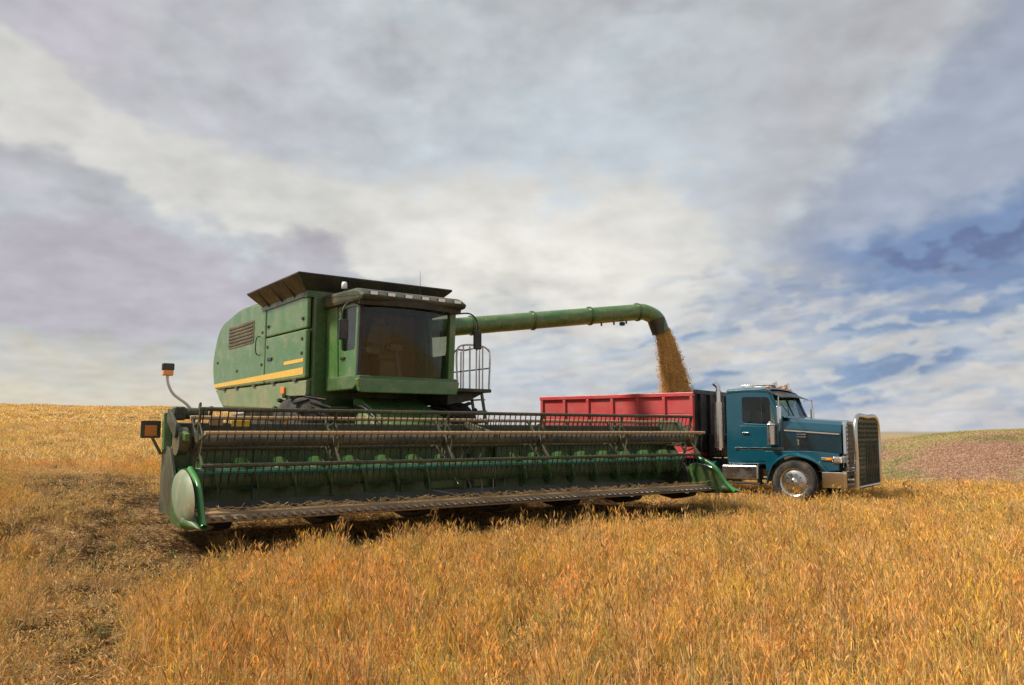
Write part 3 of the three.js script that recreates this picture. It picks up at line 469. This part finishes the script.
  // end sheets, dividers, lamps
  for (const s of [-1, 1]) {
    const X = (a, b) => s < 0 ? [-HW - b, -HW - a] : [HW + a, HW + b];
    part(c, 'end_sheet', alongX(rounded([[zc - .62, -.12], [zc - .1, -.16], [zc + .4, -.12, .05], [zc + .2, .35, .3], [zc - .4, .48, .2], [zc - .62, .4, .1]], .05), ...X(0, .05), .012), M.greenDark);
    if (s < 0) part(c, 'end_shield', sheet((u, v, o) => { const a = u * Math.PI * 2, r = v; const q = V(s * (HW + .06 + .1 * Math.sqrt(Math.max(0, 1 - r * r)) - o), .27 + Math.sin(a) * r * .36, zc + .16 + Math.cos(a) * r * .52 - Math.sin(a) * r * .12); return q; }, 28, 8), M.faded, 'pale faded green rounded end shield of the header');
    part(c, 'end_frame', alongX(rounded([[zb - .15, -.05], [zc - .55, -.08], [zc - .55, .3], [zb + .3, .9], [zb - .15, .95]], .06), ...(s < 0 ? [-HW, -HW + .05] : [HW - .05, HW]), .01), M.olive);
    part(c, 'divider_rod', [tube([V(s * (HW - .12), .62, zc - .3), V(s * (HW - .1), .42, zc + .2), V(s * (HW - .08), .08, zc + .5), V(s * (HW - .06), -.08, zc + .7)], .045, 20, 8)], M.greenBright);
    part(c, 'divider_nose', [new THREE.ConeGeometry(.13, .45, 14).rotateX(Math.PI / 2).scale(1, .8, 1).rotateX(.1).translate(s * (HW + .03), -.06, zc + .6)], M.greenDark);
    part(c, 'reel_post', beam(V(s * (HW - .02), .85, zb + .05), V(s * (HW - .02), 1.42, zb + .02), .12, .12), M.green);
    if (s > 0) continue;
    const lamp = part(c, 'lamp_stalk', tube([V(s * (HW - .45), 1.18, zb - .05), V(s * (HW - .35), 1.5, zb - .05), V(s * (HW - .1), 1.72, zb - .08), V(s * (HW - .02), 1.9, zb - .08), V(s * (HW - .02), 2.0, zb - .08)], .022, 20, 7), M.rail);
    part(lamp, 'lamp_housing', rbox(.17, .11, .1, s * (HW - .02), 2.11, zb - .08, .02), M.black); part(lamp, 'amber_lens', rbox(.15, .09, .1, s * (HW - .02), 2.02, zb - .08, .02), M.amber);
    const mk = part(c, 'end_marker', [alongZ(rounded([[-.14, -.13], [.14, -.13], [.14, .13], [-.14, .13]], .02), zb - .2, zb - .17, .006).translate(s * (HW + .16), 1.17, 0), rod(V(s * (HW + .02), .8, zb - .1), V(s * (HW + .16), 1.1, zb - .19), .022)], M.olive);
    part(mk, 'marker_face', alongZ(rounded([[-.085, -.1], [.085, -.1], [.085, .06], [-.085, .06]], .01), zb - .172, zb - .16, .003).translate(s * (HW + .16), 1.17, 0), M.orange);
  }
  { const dr = part(c, 'reel_drive', [rod(V(-HW - .02, RYd(), zb + .75), V(-HW + .12, RYd(), zb + .75), .2, .2, 20)], M.olive); part(dr, 'drive_motor', [rod(V(-HW + .12, 1.4, zb + .35), V(-HW + .5, 1.4, zb + .35), .085, .085, 14), rbox(.16, .2, .2, -HW + .1, 1.4, zb + .35, .03)], M.olive);
    part(dr, 'drive_chain_cover', alongX(rounded([[zb + .3, 1.3], [zb + .85, 1.02], [zb + .9, 1.22], [zb + .4, 1.5]], .1), -HW - .06, -HW - .02, .01), M.olive);
    part(dr, 'drive_hose', [tube([V(-HW + .45, 1.45, zb + .35), V(-HW + .62, 1.5, zb + .2), V(-HW + .66, 1.36, zb - .05), V(-HW + .8, 1.2, zb - .12)], .02, 20, 6), tube([V(-HW + .4, 1.46, zb + .3), V(-HW + .47, 1.56, zb + .1), V(-HW + .5, 1.34, zb - .1)], .02, 20, 6)], M.black);
    part(dr, 'pump_block', rbox(.2, .16, .18, -HW + .72, 1.3, zb + .02, .02), M.tan); part(dr, 'bracket', rbox(.3, .1, .05, -HW + 1.1, 1.26, zb + .05, .01), M.yellow); } part(c, 'drive_guard', alongX(rounded([[zb - .1, .85], [zb + 1.0, .8], [zb + 1.05, 1.05], [zb + .45, 1.42], [zb - .1, 1.3]], .14), HW - .14, HW + .02, .02), M.olive);
  // reel
  const RY = 1.0, RZ = 4.5, RR = .47, RL = HW - .2;
  part(c, 'reel_tube', rod(V(-RL, RY, RZ), V(RL, RY, RZ), .085, .085, 16), M.olive);
  const nb = 6, ph = 14 * DEG;
  for (let i = 0; i < nb; i++) {
    const a = ph + i * Math.PI * 2 / nb, by = RY + Math.sin(a) * RR, bz = RZ + Math.cos(a) * RR;
    const bat = part(c, 'reel_bat', [rod(V(-RL, by, bz), V(RL, by, bz), .03, .03, 8), rbox(2 * RL, .012, .07, 0, by + .02, bz - .03, .004, 1)], i === 4 ? M.teal : i % 2 ? M.olive : M.tan);  // teal bat paints in the highlight line seen across the header
    const tines = []; for (let k = 0; k < 88; k++) { const x = -RL + .06 + k * (2 * RL - .12) / 87; tines.push(new THREE.CylinderGeometry(.011, .006, .27, 5).translate(0, -.135, 0).rotateX(.22).translate(x, by - .01, bz), rbox(.034, .05, .05, x, by, bz, .01, 1)); }
    part(bat, 'tine_row', tines, M.black).userData.kind = 'stuff';
  }
  for (let k = 0; k < 6; k++) { const x = -RL + .02 + k * (2 * RL - .04) / 5; const arms = []; for (let i = 0; i < nb; i++) { const a = ph + i * Math.PI * 2 / nb, a2 = a + Math.PI * 2 / nb; arms.push(beam(V(x, RY, RZ), V(x, RY + Math.sin(a) * RR, RZ + Math.cos(a) * RR), .03, .055)); arms.push(beam(V(x, RY + Math.sin(a) * RR * .62, RZ + Math.cos(a) * RR * .62), V(x, RY + Math.sin(a2) * RR * .62, RZ + Math.cos(a2) * RR * .62), .02, .03)); } part(c, 'reel_spider', [arms, rod(V(x - .03, RY, RZ), V(x + .03, RY, RZ), .13, .13, 16)], M.olive); }
  for (const x of [-HW + .06, 0.0, HW - .06]) { part(c, 'reel_arm', beam(V(x, 1.28, zb + .02), V(x, RY + .05, RZ + .1), .07, .11), x ? M.green : M.olive); part(c, 'reel_cylinder', [rod(V(x, .75, zb + .1), V(x, 1.12, zb + .62), .035)], M.steel); }
  // straw caught along the knife
  const LIFT = .12;
  { const r = rng(55), q = []; for (let i = 0; i < 420; i++) { const x = -HW + .1 + r() * (2 * HW - .2), L = .12 + r() * .25, a = r() * 6.28, y = yb + .05 + r() * .04, z = zc - .2 + r() * .22; q.push(beam(V(x, y, z), V(x + Math.cos(a) * L, y + .02 + r() * .05, z + Math.sin(a) * L * .5), .008, .006)); } const m = part(c, 'caught_straw', q, paint([.52, .34, .15], .3, .9, { coat: 0 })); m.userData.kind = 'stuff'; }
  for (const o of c.children.slice(headerFrom)) o.position.y += LIFT;   // the header is carried a little off the ground
}

// ================================================================ GRAIN TRUCK
let boxTop;
{
  const t = thing('grain_truck', 'dark teal conventional grain truck with a red box and chrome stacks', 'truck', [TO[0], 0, TO[1]], -B);
  // local: +x forwards, +z towards the camera side, origin under the front axle
  part(t, 'frame_rail', [span(-7.0, 1.0, .78, 1.0, .36, .44), span(-7.0, 1.0, .78, 1.0, -.44, -.36)], M.black);
  for (const x of [-6.6, -5, -3.4, -1.8, -.2]) part(t, 'cross_member', span(x - .06, x + .06, .8, .96, -.37, .37), M.black);
  // wheels
  for (const s of [-1, 1]) {
    wheelParts(t, 'front_wheel', 0, .53, s * 1.0, .53, .3, 'z', M.polished, { side: s, rim: .32, dish: .02, hubMat: M.chrome });
    for (const x of [-4.7, -6.05]) { wheelParts(t, 'rear_wheel', x, .53, s * 1.05, .53, .27, 'z', M.polished, { side: s, rim: .3, dish: .14 }); wheelParts(t, 'inner_wheel', x, .53, s * .73, .53, .27, 'z', M.polished, { side: s, rim: .3, dish: .14 }); }
  }
  part(t, 'front_axle', [rod(V(0, .53, -.9), V(0, .53, .9), .07), rbox(.9, .05, .08, 0, .68, .5, .02), rbox(.9, .05, .08, 0, .68, -.5, .02)], M.black);
  for (const x of [-4.7, -6.05]) part(t, 'rear_axle', [rod(V(x, .53, -.65), V(x, .53, .65), .1), new THREE.SphereGeometry(.26, 14, 10).translate(x, .55, 0)], M.black);
  // hood: lofted section, narrower at the nose
  const hoodSec = (k, u) => { const x = lerp(-.3, .98, k), w = lerp(.96, .64, k), top = lerp(2.06, 1.96, k), low = lerp(1.15, 1.22, k); // u 0..1 round the section
    const pts = [[-w, low], [-w, top - .26], [-w + .05, top - .1], [-w + .2, top - .015], [0, top + .02], [w - .2, top - .015], [w - .05, top - .1], [w, top - .26], [w, low]]; const f = u * (pts.length - 1), i = Math.min(pts.length - 2, Math.floor(f)), g = f - i; return V(x, lerp(pts[i][1], pts[i + 1][1], g), lerp(pts[i][0], pts[i + 1][0], g)); };
  const hood = part(t, 'hood', sheet((u, v, o) => { const p = hoodSec(v, u); p.y -= o; return p; }, 32, 10, .02), M.blue);
  for (const s of [-1, 1]) {
    part(hood, 'hood_trim', sheet((u, v, o) => { const k = lerp(.04, .97, u), w = lerp(.96, .64, k), top = lerp(2.06, 1.96, k); return V(lerp(-.3, .98, k), top - .3 - v * .03, s * (w + .012 + o)); }, 12, 1, .004), M.chrome);
    part(hood, 'hood_latch', rbox(.06, .14, .03, .05, 1.45, s * .9, .01), M.chrome);
    part(hood, 'side_vent', [0, 1, 2].map(i => rbox(.26, .025, .03, .1, 1.58 + i * .06, s * (.865), .006, 1)), M.chrome);
  }
  for (const s of [-1, 1]) { // fender over the wheel
    const F = sheet((u, v, o) => { const a = lerp(-.12, 1.02, u) * Math.PI, r = .64 - o, x = -Math.cos(Math.PI - a) * r * -1, fx = Math.cos(a) * r; const zz = lerp(.62, 1.17, v); const round = v > .85 ? -(v - .85) / .15 * .06 : 0; const flat = a < 1.3 ? (1.3 - a) * .18 : 0; return V(fx + flat, .56 + Math.sin(a) * (r + .02) + round + flat * .35, s * zz); }, 26, 8, .025);
    part(t, 'fender', F, M.blue);
    part(t, 'fender_side', alongZ((() => { const sh = new THREE.Shape(); sh.moveTo(1.0, .82); sh.lineTo(1.02, 1.2); sh.lineTo(.4, 1.26); sh.lineTo(-.7, 1.24); sh.lineTo(-.68, .75); sh.absarc(0, .56, .645, 2.8, .35, true); sh.closePath(); return sh; })(), 0, .05, .012).translate(0, 0, s > 0 ? 1.0 : -1.05), M.blue);
    const hl = part(t, 'headlight', [rbox(.2, .17, .46, .96, 1.06, s * .86, .05), rbox(.12, .08, .05, .68, 1.08, s * 1.06, .02)], M.chrome); part(hl, 'lens', [rbox(.03, .13, .19, 1.06, 1.06, s * .76, .012), rbox(.03, .13, .19, 1.06, 1.06, s * .97, .012)], M.lens); part(hl, 'turn_signal', rbox(.13, .06, .02, .8, 1.08, s * 1.075, .01), M.amber);
  }
  // radiator shell and grille
  const gr = part(t, 'radiator_shell', alongX(rounded([[-.6, .8], [.6, .8], [.56, 1.96], [-.56, 1.96]], .12), .97, 1.09, .03, [new THREE.Path(rounded([[-.5, .88], [.5, .88], [.47, 1.87], [-.47, 1.87]], .08).getPoints(5))]), M.chrome);
  part(gr, 'radiator_core', box(.02, 1.05, 1.04, .99, 1.37, 0), M.black);
  for (let i = 0; i < 15; i++) part(gr, 'grille_bar', rbox(.04, .98, .012, 1.05, 1.375, -.46 + i * .0657, .005, 1), M.polished);
  part(t, 'bumper', [alongX(rounded([[-1.17, .42], [1.17, .42], [1.17, .8], [-1.17, .8]], .05), 1.1, 1.2, .03), rbox(.5, .36, .05, .9, .61, 1.16, .02), rbox(.5, .36, .05, .9, .61, -1.16, .02)], M.chrome);
  // tall guard in front of the grille
  const gd = part(t, 'grille_guard', [tube([V(1.38, .42, 1.08), V(1.4, 1.0, 1.08), V(1.4, 1.85, 1.06), V(1.4, 2.04, .9), V(1.4, 2.06, 0), V(1.4, 2.04, -.9), V(1.4, 1.85, -1.06), V(1.4, 1.0, -1.08), V(1.38, .42, -1.08)], .05, 70, 9), rod(V(1.38, .45, 1.08), V(1.38, .45, -1.08), .045), rod(V(1.15, .6, .7), V(1.38, .6, .7), .04), rod(V(1.15, .6, -.7), V(1.38, .6, -.7), .04)], M.polished);
  for (let i = 0; i < 13; i++) { const z = -.96 + i * .16; part(gd, 'guard_bar', rod(V(1.4, .46, z), V(1.4, Math.abs(z) > .9 ? 1.98 : 2.04, z), .02, .02, 7), M.olive); }
  for (let i = 0; i < 14; i++) part(gd, 'guard_slat', rbox(.02, .045, 2.08, 1.378, .55 + i * .105, 0, .006, 1), M.olive);
  // cab
  const cab = sub(t, 'cab'), cw = 1.02, x0 = -1.66, x1 = -.3;
  const side = rounded([[x0, .92, .08], [x1 - .0, .92, .05], [x1 + .02, 2.06, .04], [x1 - .2, 2.68, .12], [x1 - .35, 2.76, .15], [x0, 2.74, .14]], .06);
  const hole = new THREE.Path(rounded([[x0 + .42, 1.92], [x1 - .12, 1.88], [x1 - .28, 2.52], [x0 + .42, 2.54]], .07).getPoints(6));
  for (const s of [-1, 1]) {
    part(cab, 'cab_side', alongZ(side, s > 0 ? cw - .05 : -cw, s > 0 ? cw : -cw + .05, .02, [hole]), M.blue); side.holes = [];
    const door = part(cab, 'door', alongZ(rounded([[x0 + .32, 1.0], [x1 - .06, 1.0], [x1 - .06, 1.82], [x0 + .32, 1.86]], .06), s > 0 ? cw : -cw - .016, s > 0 ? cw + .016 : -cw, .007), M.blue);
    part(door, 'door_handle', rbox(.16, .035, .04, x0 + .5, 1.68, s * (cw + .035), .012), M.chrome);
    part(door, 'door_trim', rbox(1.2, .05, .01, (x0 + x1) / 2 + .12, 1.3, s * (cw + .02), .004), M.chrome);
    part(cab, 'side_window', alongZ(rounded([[x0 + .4, 1.9], [x1 - .1, 1.86], [x1 - .26, 2.54], [x0 + .4, 2.56]], .07), s * (cw - .026), s * (cw - .026) + .006, 0), M.glassTint);
    part(cab, 'vent_post', rbox(.03, .64, .03, x1 - .46, 2.2, s * (cw - .02), .01, 1), M.black);
    const mir = part(cab, 'mirror_arm', [tube([V(x1 - .05, 2.5, s * (cw + .0)), V(x1 + .06, 2.52, s * (cw + .28)), V(x1 + .06, 2.4, s * (cw + .3)), V(x1 + .06, 1.75, s * (cw + .3)), V(x1 + .02, 1.7, s * cw)], .014, 30, 6)], M.chrome); part(mir, 'mirror_head', rbox(.07, .44, .19, x1 + .06, 2.1, s * (cw + .3), .03), M.chrome);
    part(t, 'step', [rbox(1.0, .04, .26, -1.3, .46, s * 1.02, .01), rbox(.05, .45, .2, -1.72, .68, s * 1.0, .01), rbox(.05, .45, .2, -.86, .68, s * 1.0, .01)], M.black);
    part(t, 'battery_box', [rbox(.92, .36, .42, -1.3, .72, s * .96, .05)], M.polished); 
    const tank = part(t, 'fuel_tank', [rod(V(-3.1, .68, s * .86), V(-1.98, .68, s * .86), .3, .3, 28)], M.blue); for (const x of [-2.85, -2.25]) part(tank, 'tank_strap', rod(V(x - .03, .68, s * .86), V(x + .03, .68, s * .86), .31, .31, 28), M.polished);
    const st = part(t, 'exhaust_stack', [rod(V(-1.86, 1.25, s * 1.0), V(-1.86, 2.72, s * 1.0), .085, .085, 18), tube([V(-1.86, 2.7, s * 1.0), V(-1.87, 2.84, s * 1.0), V(-1.96, 2.93, s * 1.0)], .06, 10, 14)], M.chrome); part(st, 'heat_shield', [rod(V(-1.86, 1.3, s * 1.0), V(-1.86, 2.45, s * 1.0), .125, .125, 18)], M.polished);
    const ac = part(t, 'air_cleaner', [rod(V(-.5, 1.4, s * 1.13), V(-.5, 1.85, s * 1.13), .1, .1, 20), lathe([[.001, .12], [.06, .1], [.13, .03], [.13, 0], [.001, 0]], 18).translate(-.5, 1.85, s * 1.13)], M.polished);
    part(t, 'mud_flap', rbox(.02, .55, .6, -6.78, .5, s * .9, .006), M.black);
  }
  part(cab, 'roof', sheet((u, v, o) => V(lerp(x0, x1 - .3, v), 2.68 + .12 * Math.sqrt(Math.max(0, 1 - Math.abs(2 * u - 1) ** 4)) + .03 * Math.sin(v * Math.PI) - o, lerp(-cw, cw, u)), 18, 6, .04), M.blue);
  part(cab, 'back_wall', [span(x0 - .01, x0 + .04, .92, 2.72, -cw + .03, cw - .03)], M.black); part(cab, 'rear_window', rbox(.012, .4, 1.0, x0 - .015, 2.25, 0, .004), M.glassTint);
  part(cab, 'cowl', [span(x1 - .06, x1 + .03, .95, 2.04, -cw + .05, cw - .05), rbox(.3, .06, 1.9, x1 - .02, 2.05, 0, .025)], M.blue);
  for (const s of [-1, 1]) part(cab, 'windscreen', sheet((u, v) => V(lerp(x1 + .02, x1 - .26, v), lerp(2.05, 2.66, v), s * lerp(.03, cw - .06, u) + 0), 4, 4), M.glass);
  part(cab, 'windscreen_post', [beam(V(x1 + .02, 2.04, 0), V(x1 - .26, 2.68, 0), .05, .04), beam(V(x1 + .02, 2.04, cw - .04), V(x1 - .27, 2.68, cw - .04), .08, .06), beam(V(x1 + .02, 2.04, -cw + .04), V(x1 - .27, 2.68, -cw + .04), .08, .06)], M.blue);
  part(cab, 'sun_visor', sheet((u, v, o) => V(x1 - .32 + v * .36, 2.7 - v * .16 - o + .03 * (1 - (2 * u - 1) ** 2), lerp(-1.04, 1.04, u)), 14, 3, .02), M.black);
  for (let i = 0; i < 5; i++) part(cab, 'marker_light', [rbox(.1, .055, .09, x1 - .36, 2.83 - .015 * Math.abs(i - 2), -.8 + i * .4, .025)], M.amber);
  for (const s of [-1, 1]) part(cab, 'air_horn', [rod(V(x0 + .2, 2.87, s * .45), V(x1 - .35, 2.87, s * .45), .025, .03, 12), rod(V(x1 - .36, 2.87, s * .45), V(x1 - .26, 2.87, s * .45), .03, .085, 16), rbox(.05, .08, .05, x0 + .5, 2.83, s * .45, .01)], M.chrome);
  part(cab, 'wiper', [beam(V(x1 + .035, 2.08, .3), V(x1 - .14, 2.4, .55), .015, .012)], M.black);
  part(cab, 'cab_floor', [span(x0, x1, .9, .98, -cw + .06, cw - .06)], M.black);
  part(cab, 'seat', [rbox(.5, .16, .55, x0 + .5, 1.5, .5, .05), rbox(.16, .8, .5, x0 + .25, 1.85, .5, .05), rbox(.5, .16, .55, x0 + .5, 1.5, -.5, .05), rbox(.16, .8, .5, x0 + .25, 1.85, -.5, .05), rbox(.4, .4, .4, x0 + .45, 1.2, .5, .03), rbox(.4, .4, .4, x0 + .45, 1.2, -.5, .03)], M.cloth);
  part(cab, 'dashboard', rbox(.34, .4, 1.85, x1 - .16, 1.72, 0, .06), M.dash);
  part(cab, 'steering_wheel', [new THREE.TorusGeometry(.22, .018, 8, 26).rotateY(Math.PI / 2).rotateZ(.7).translate(x1 - .5, 1.9, -.5), rod(V(x1 - .5, 1.9, -.5), V(x1 - .25, 1.7, -.5), .03)], M.black);
  // box
  const bx0 = -7.15, bx1 = -2.42, bw = 1.24, by0 = 1.18, by1 = 2.66;
  part(t, 'box_floor', [span(bx0, bx1, by0 - .1, by0, -bw + .06, bw - .06), span(bx0 + .2, bx1 - .2, by0 - .2, by0 - .1, .3, .46), span(bx0 + .2, bx1 - .2, by0 - .2, by0 - .1, -.46, -.3)], M.redDark);
  for (const s of [-1, 1]) {
    for (let i = 0; i < 3; i++) { const h = (by1 - by0) / 3; part(t, 'side_board', span(bx0, bx1, by0 + i * h, by0 + (i + 1) * h - .008, s > 0 ? bw - .05 : -bw, s > 0 ? bw : -bw + .05, .01), M.red); }
    for (let i = 0; i < 7; i++) { const x = bx0 + .05 + i * (bx1 - bx0 - .1) / 6; part(t, 'stake', span(x - .045, x + .045, by0 - .06, by1 - .06, s > 0 ? bw : -bw - .05, s > 0 ? bw + .05 : -bw, .012), M.red); }
    part(t, 'top_rail', span(bx0 - .02, bx1 + .02, by1 - .06, by1 + .05, s > 0 ? bw - .06 : -bw - .06, s > 0 ? bw + .06 : -bw + .06, .02), M.red);
    part(t, 'bottom_rail', span(bx0, bx1, by0 - .14, by0 + .0, s > 0 ? bw - .03 : -bw - .05, s > 0 ? bw + .05 : -bw + .03, .015), M.redDark);
  }
  part(t, 'headboard', [span(bx1 - .05, bx1, by0, by1 + .1, -bw + .05, bw - .05), span(bx1 - .02, bx1 + .04, by1, by1 + .12, -bw, bw)], M.black);
  part(t, 'tailgate', [span(bx0, bx0 + .05, by0, by1, -bw + .05, bw - .05), span(bx0 - .04, bx0, by0 + .7, by0 + .8, -bw, bw)], M.red);
  for (const z of [-.9, -.3, .3, .9]) part(t, 'headboard_post', span(bx1, bx1 + .06, by0 - .1, by1, z - .04, z + .04, .01), M.black);
  part(t, 'hydraulic_reservoir', rbox(.34, .6, 1.1, -2.2, 1.35, 0, .05), M.black);
  part(t, 'hoist', [rod(V(-3.2, .7, 0), V(-3.9, 1.05, 0), .09), rod(V(-2.2, 1.0, 0), V(-2.2, 1.6, .2), .03)], M.black);
  for (const s of [-1, 1]) part(t, 'tail_light', rbox(.05, .1, .22, bx0 + .0, .95, s * .9, .015), M.redDark);
  boxTop = [bx0, bx1, bw, by1];

  // grain in the box
  const loc = (x, y, z) => V(x, y, z).applyAxisAngle(V(0, 1, 0), -B).add(V(TO[0], 0, TO[1]));
  const spot = (() => { const p = V(4.2, 0, -22.2).sub(V(TO[0], 0, TO[1])).applyAxisAngle(V(0, 1, 0), B); return p; })();
  const wheat = new THREE.MeshStandardMaterial({ map: noiseTex(256, (u, v) => { const k = .8 + per(u, v, 20, 3, 70) * .4 + (R0() - .5) * .35; return [.80 * k, .56 * k, .24 * k]; }), roughness: .95, bumpMap: bumpTex, bumpScale: .02 });
  wheat.map.repeat.set(3, 3);
  const heap = new THREE.Group(); heap.name = 'grain_heap'; heap.position.set(TO[0], 0, TO[1]); heap.rotation.y = -B; heap.userData = { label: 'heap of golden grain filling the red truck box', category: 'grain', kind: 'stuff' }; scene.add(heap);
  const topY = (x, z) => by1 - .42 + .52 * Math.exp(-(((x - spot.x) / 1.0) ** 2 + ((z - spot.z) / .8) ** 2)) + .04 * fbm(x * 3, z * 3, 3);
  part(heap, 'grain_mound', sheet((u, v, o) => { const x = lerp(bx0 + .06, bx1 - .06, u), z = lerp(-bw + .06, bw - .06, v); return V(x, o ? by0 + .01 : topY(x, z), z); }, 50, 24, 1), wheat);

  // ------------------------------------------------ falling grain
  const P0 = V(4.12, 4.62, -22.15), fall = 4.62 - 2.6, r = rng(808), N = 150000;
  const kern = new THREE.SphereGeometry(.0085, 5, 4).scale(.7, 1.6, .7);
  const s = new THREE.InstancedMesh(kern, new THREE.MeshStandardMaterial({ color: 0xffffff, roughness: .8 }), N), o = new THREE.Object3D(), cc = new THREE.Color();
  for (let i = 0; i < N; i++) {
    const a = r() * 6.283, k = Math.pow(r(), .8), drift = .34 * Math.sqrt(k) + .22 * k, rad = lerp(.19, .4, k) * Math.sqrt(r()) * (r() < .1 ? 1.05 + .45 * r() : 1) * (1 + .1 * n2(k * 9, a));
    o.position.set(P0.x + drift * .82 + Math.cos(a) * rad, P0.y - k * fall + (r() - .5) * .06, P0.z + drift * .1 + Math.sin(a) * rad * .7); o.rotation.set(r() * 3, r() * 3, r() * 3); o.scale.setScalar(.8 + r() * .6); o.updateMatrix(); s.setMatrixAt(i, o.matrix);
    const v = .7 + r() * .45 + .18 * n2(a * 2.5, k * 1.6); s.setColorAt(i, r() < .25 ? cc.setRGB(.8 * v, .55 * v, .2 * v) : cc.setRGB(.7 * v, .41 * v, .13 * v));
  }
  s.name = 'falling_grain'; s.userData = { kind: 'stuff', label: 'stream of golden grain pouring from the auger into the truck', category: 'grain' }; s.castShadow = s.receiveShadow = true; scene.add(s);
}

renderer.render(scene, camera);
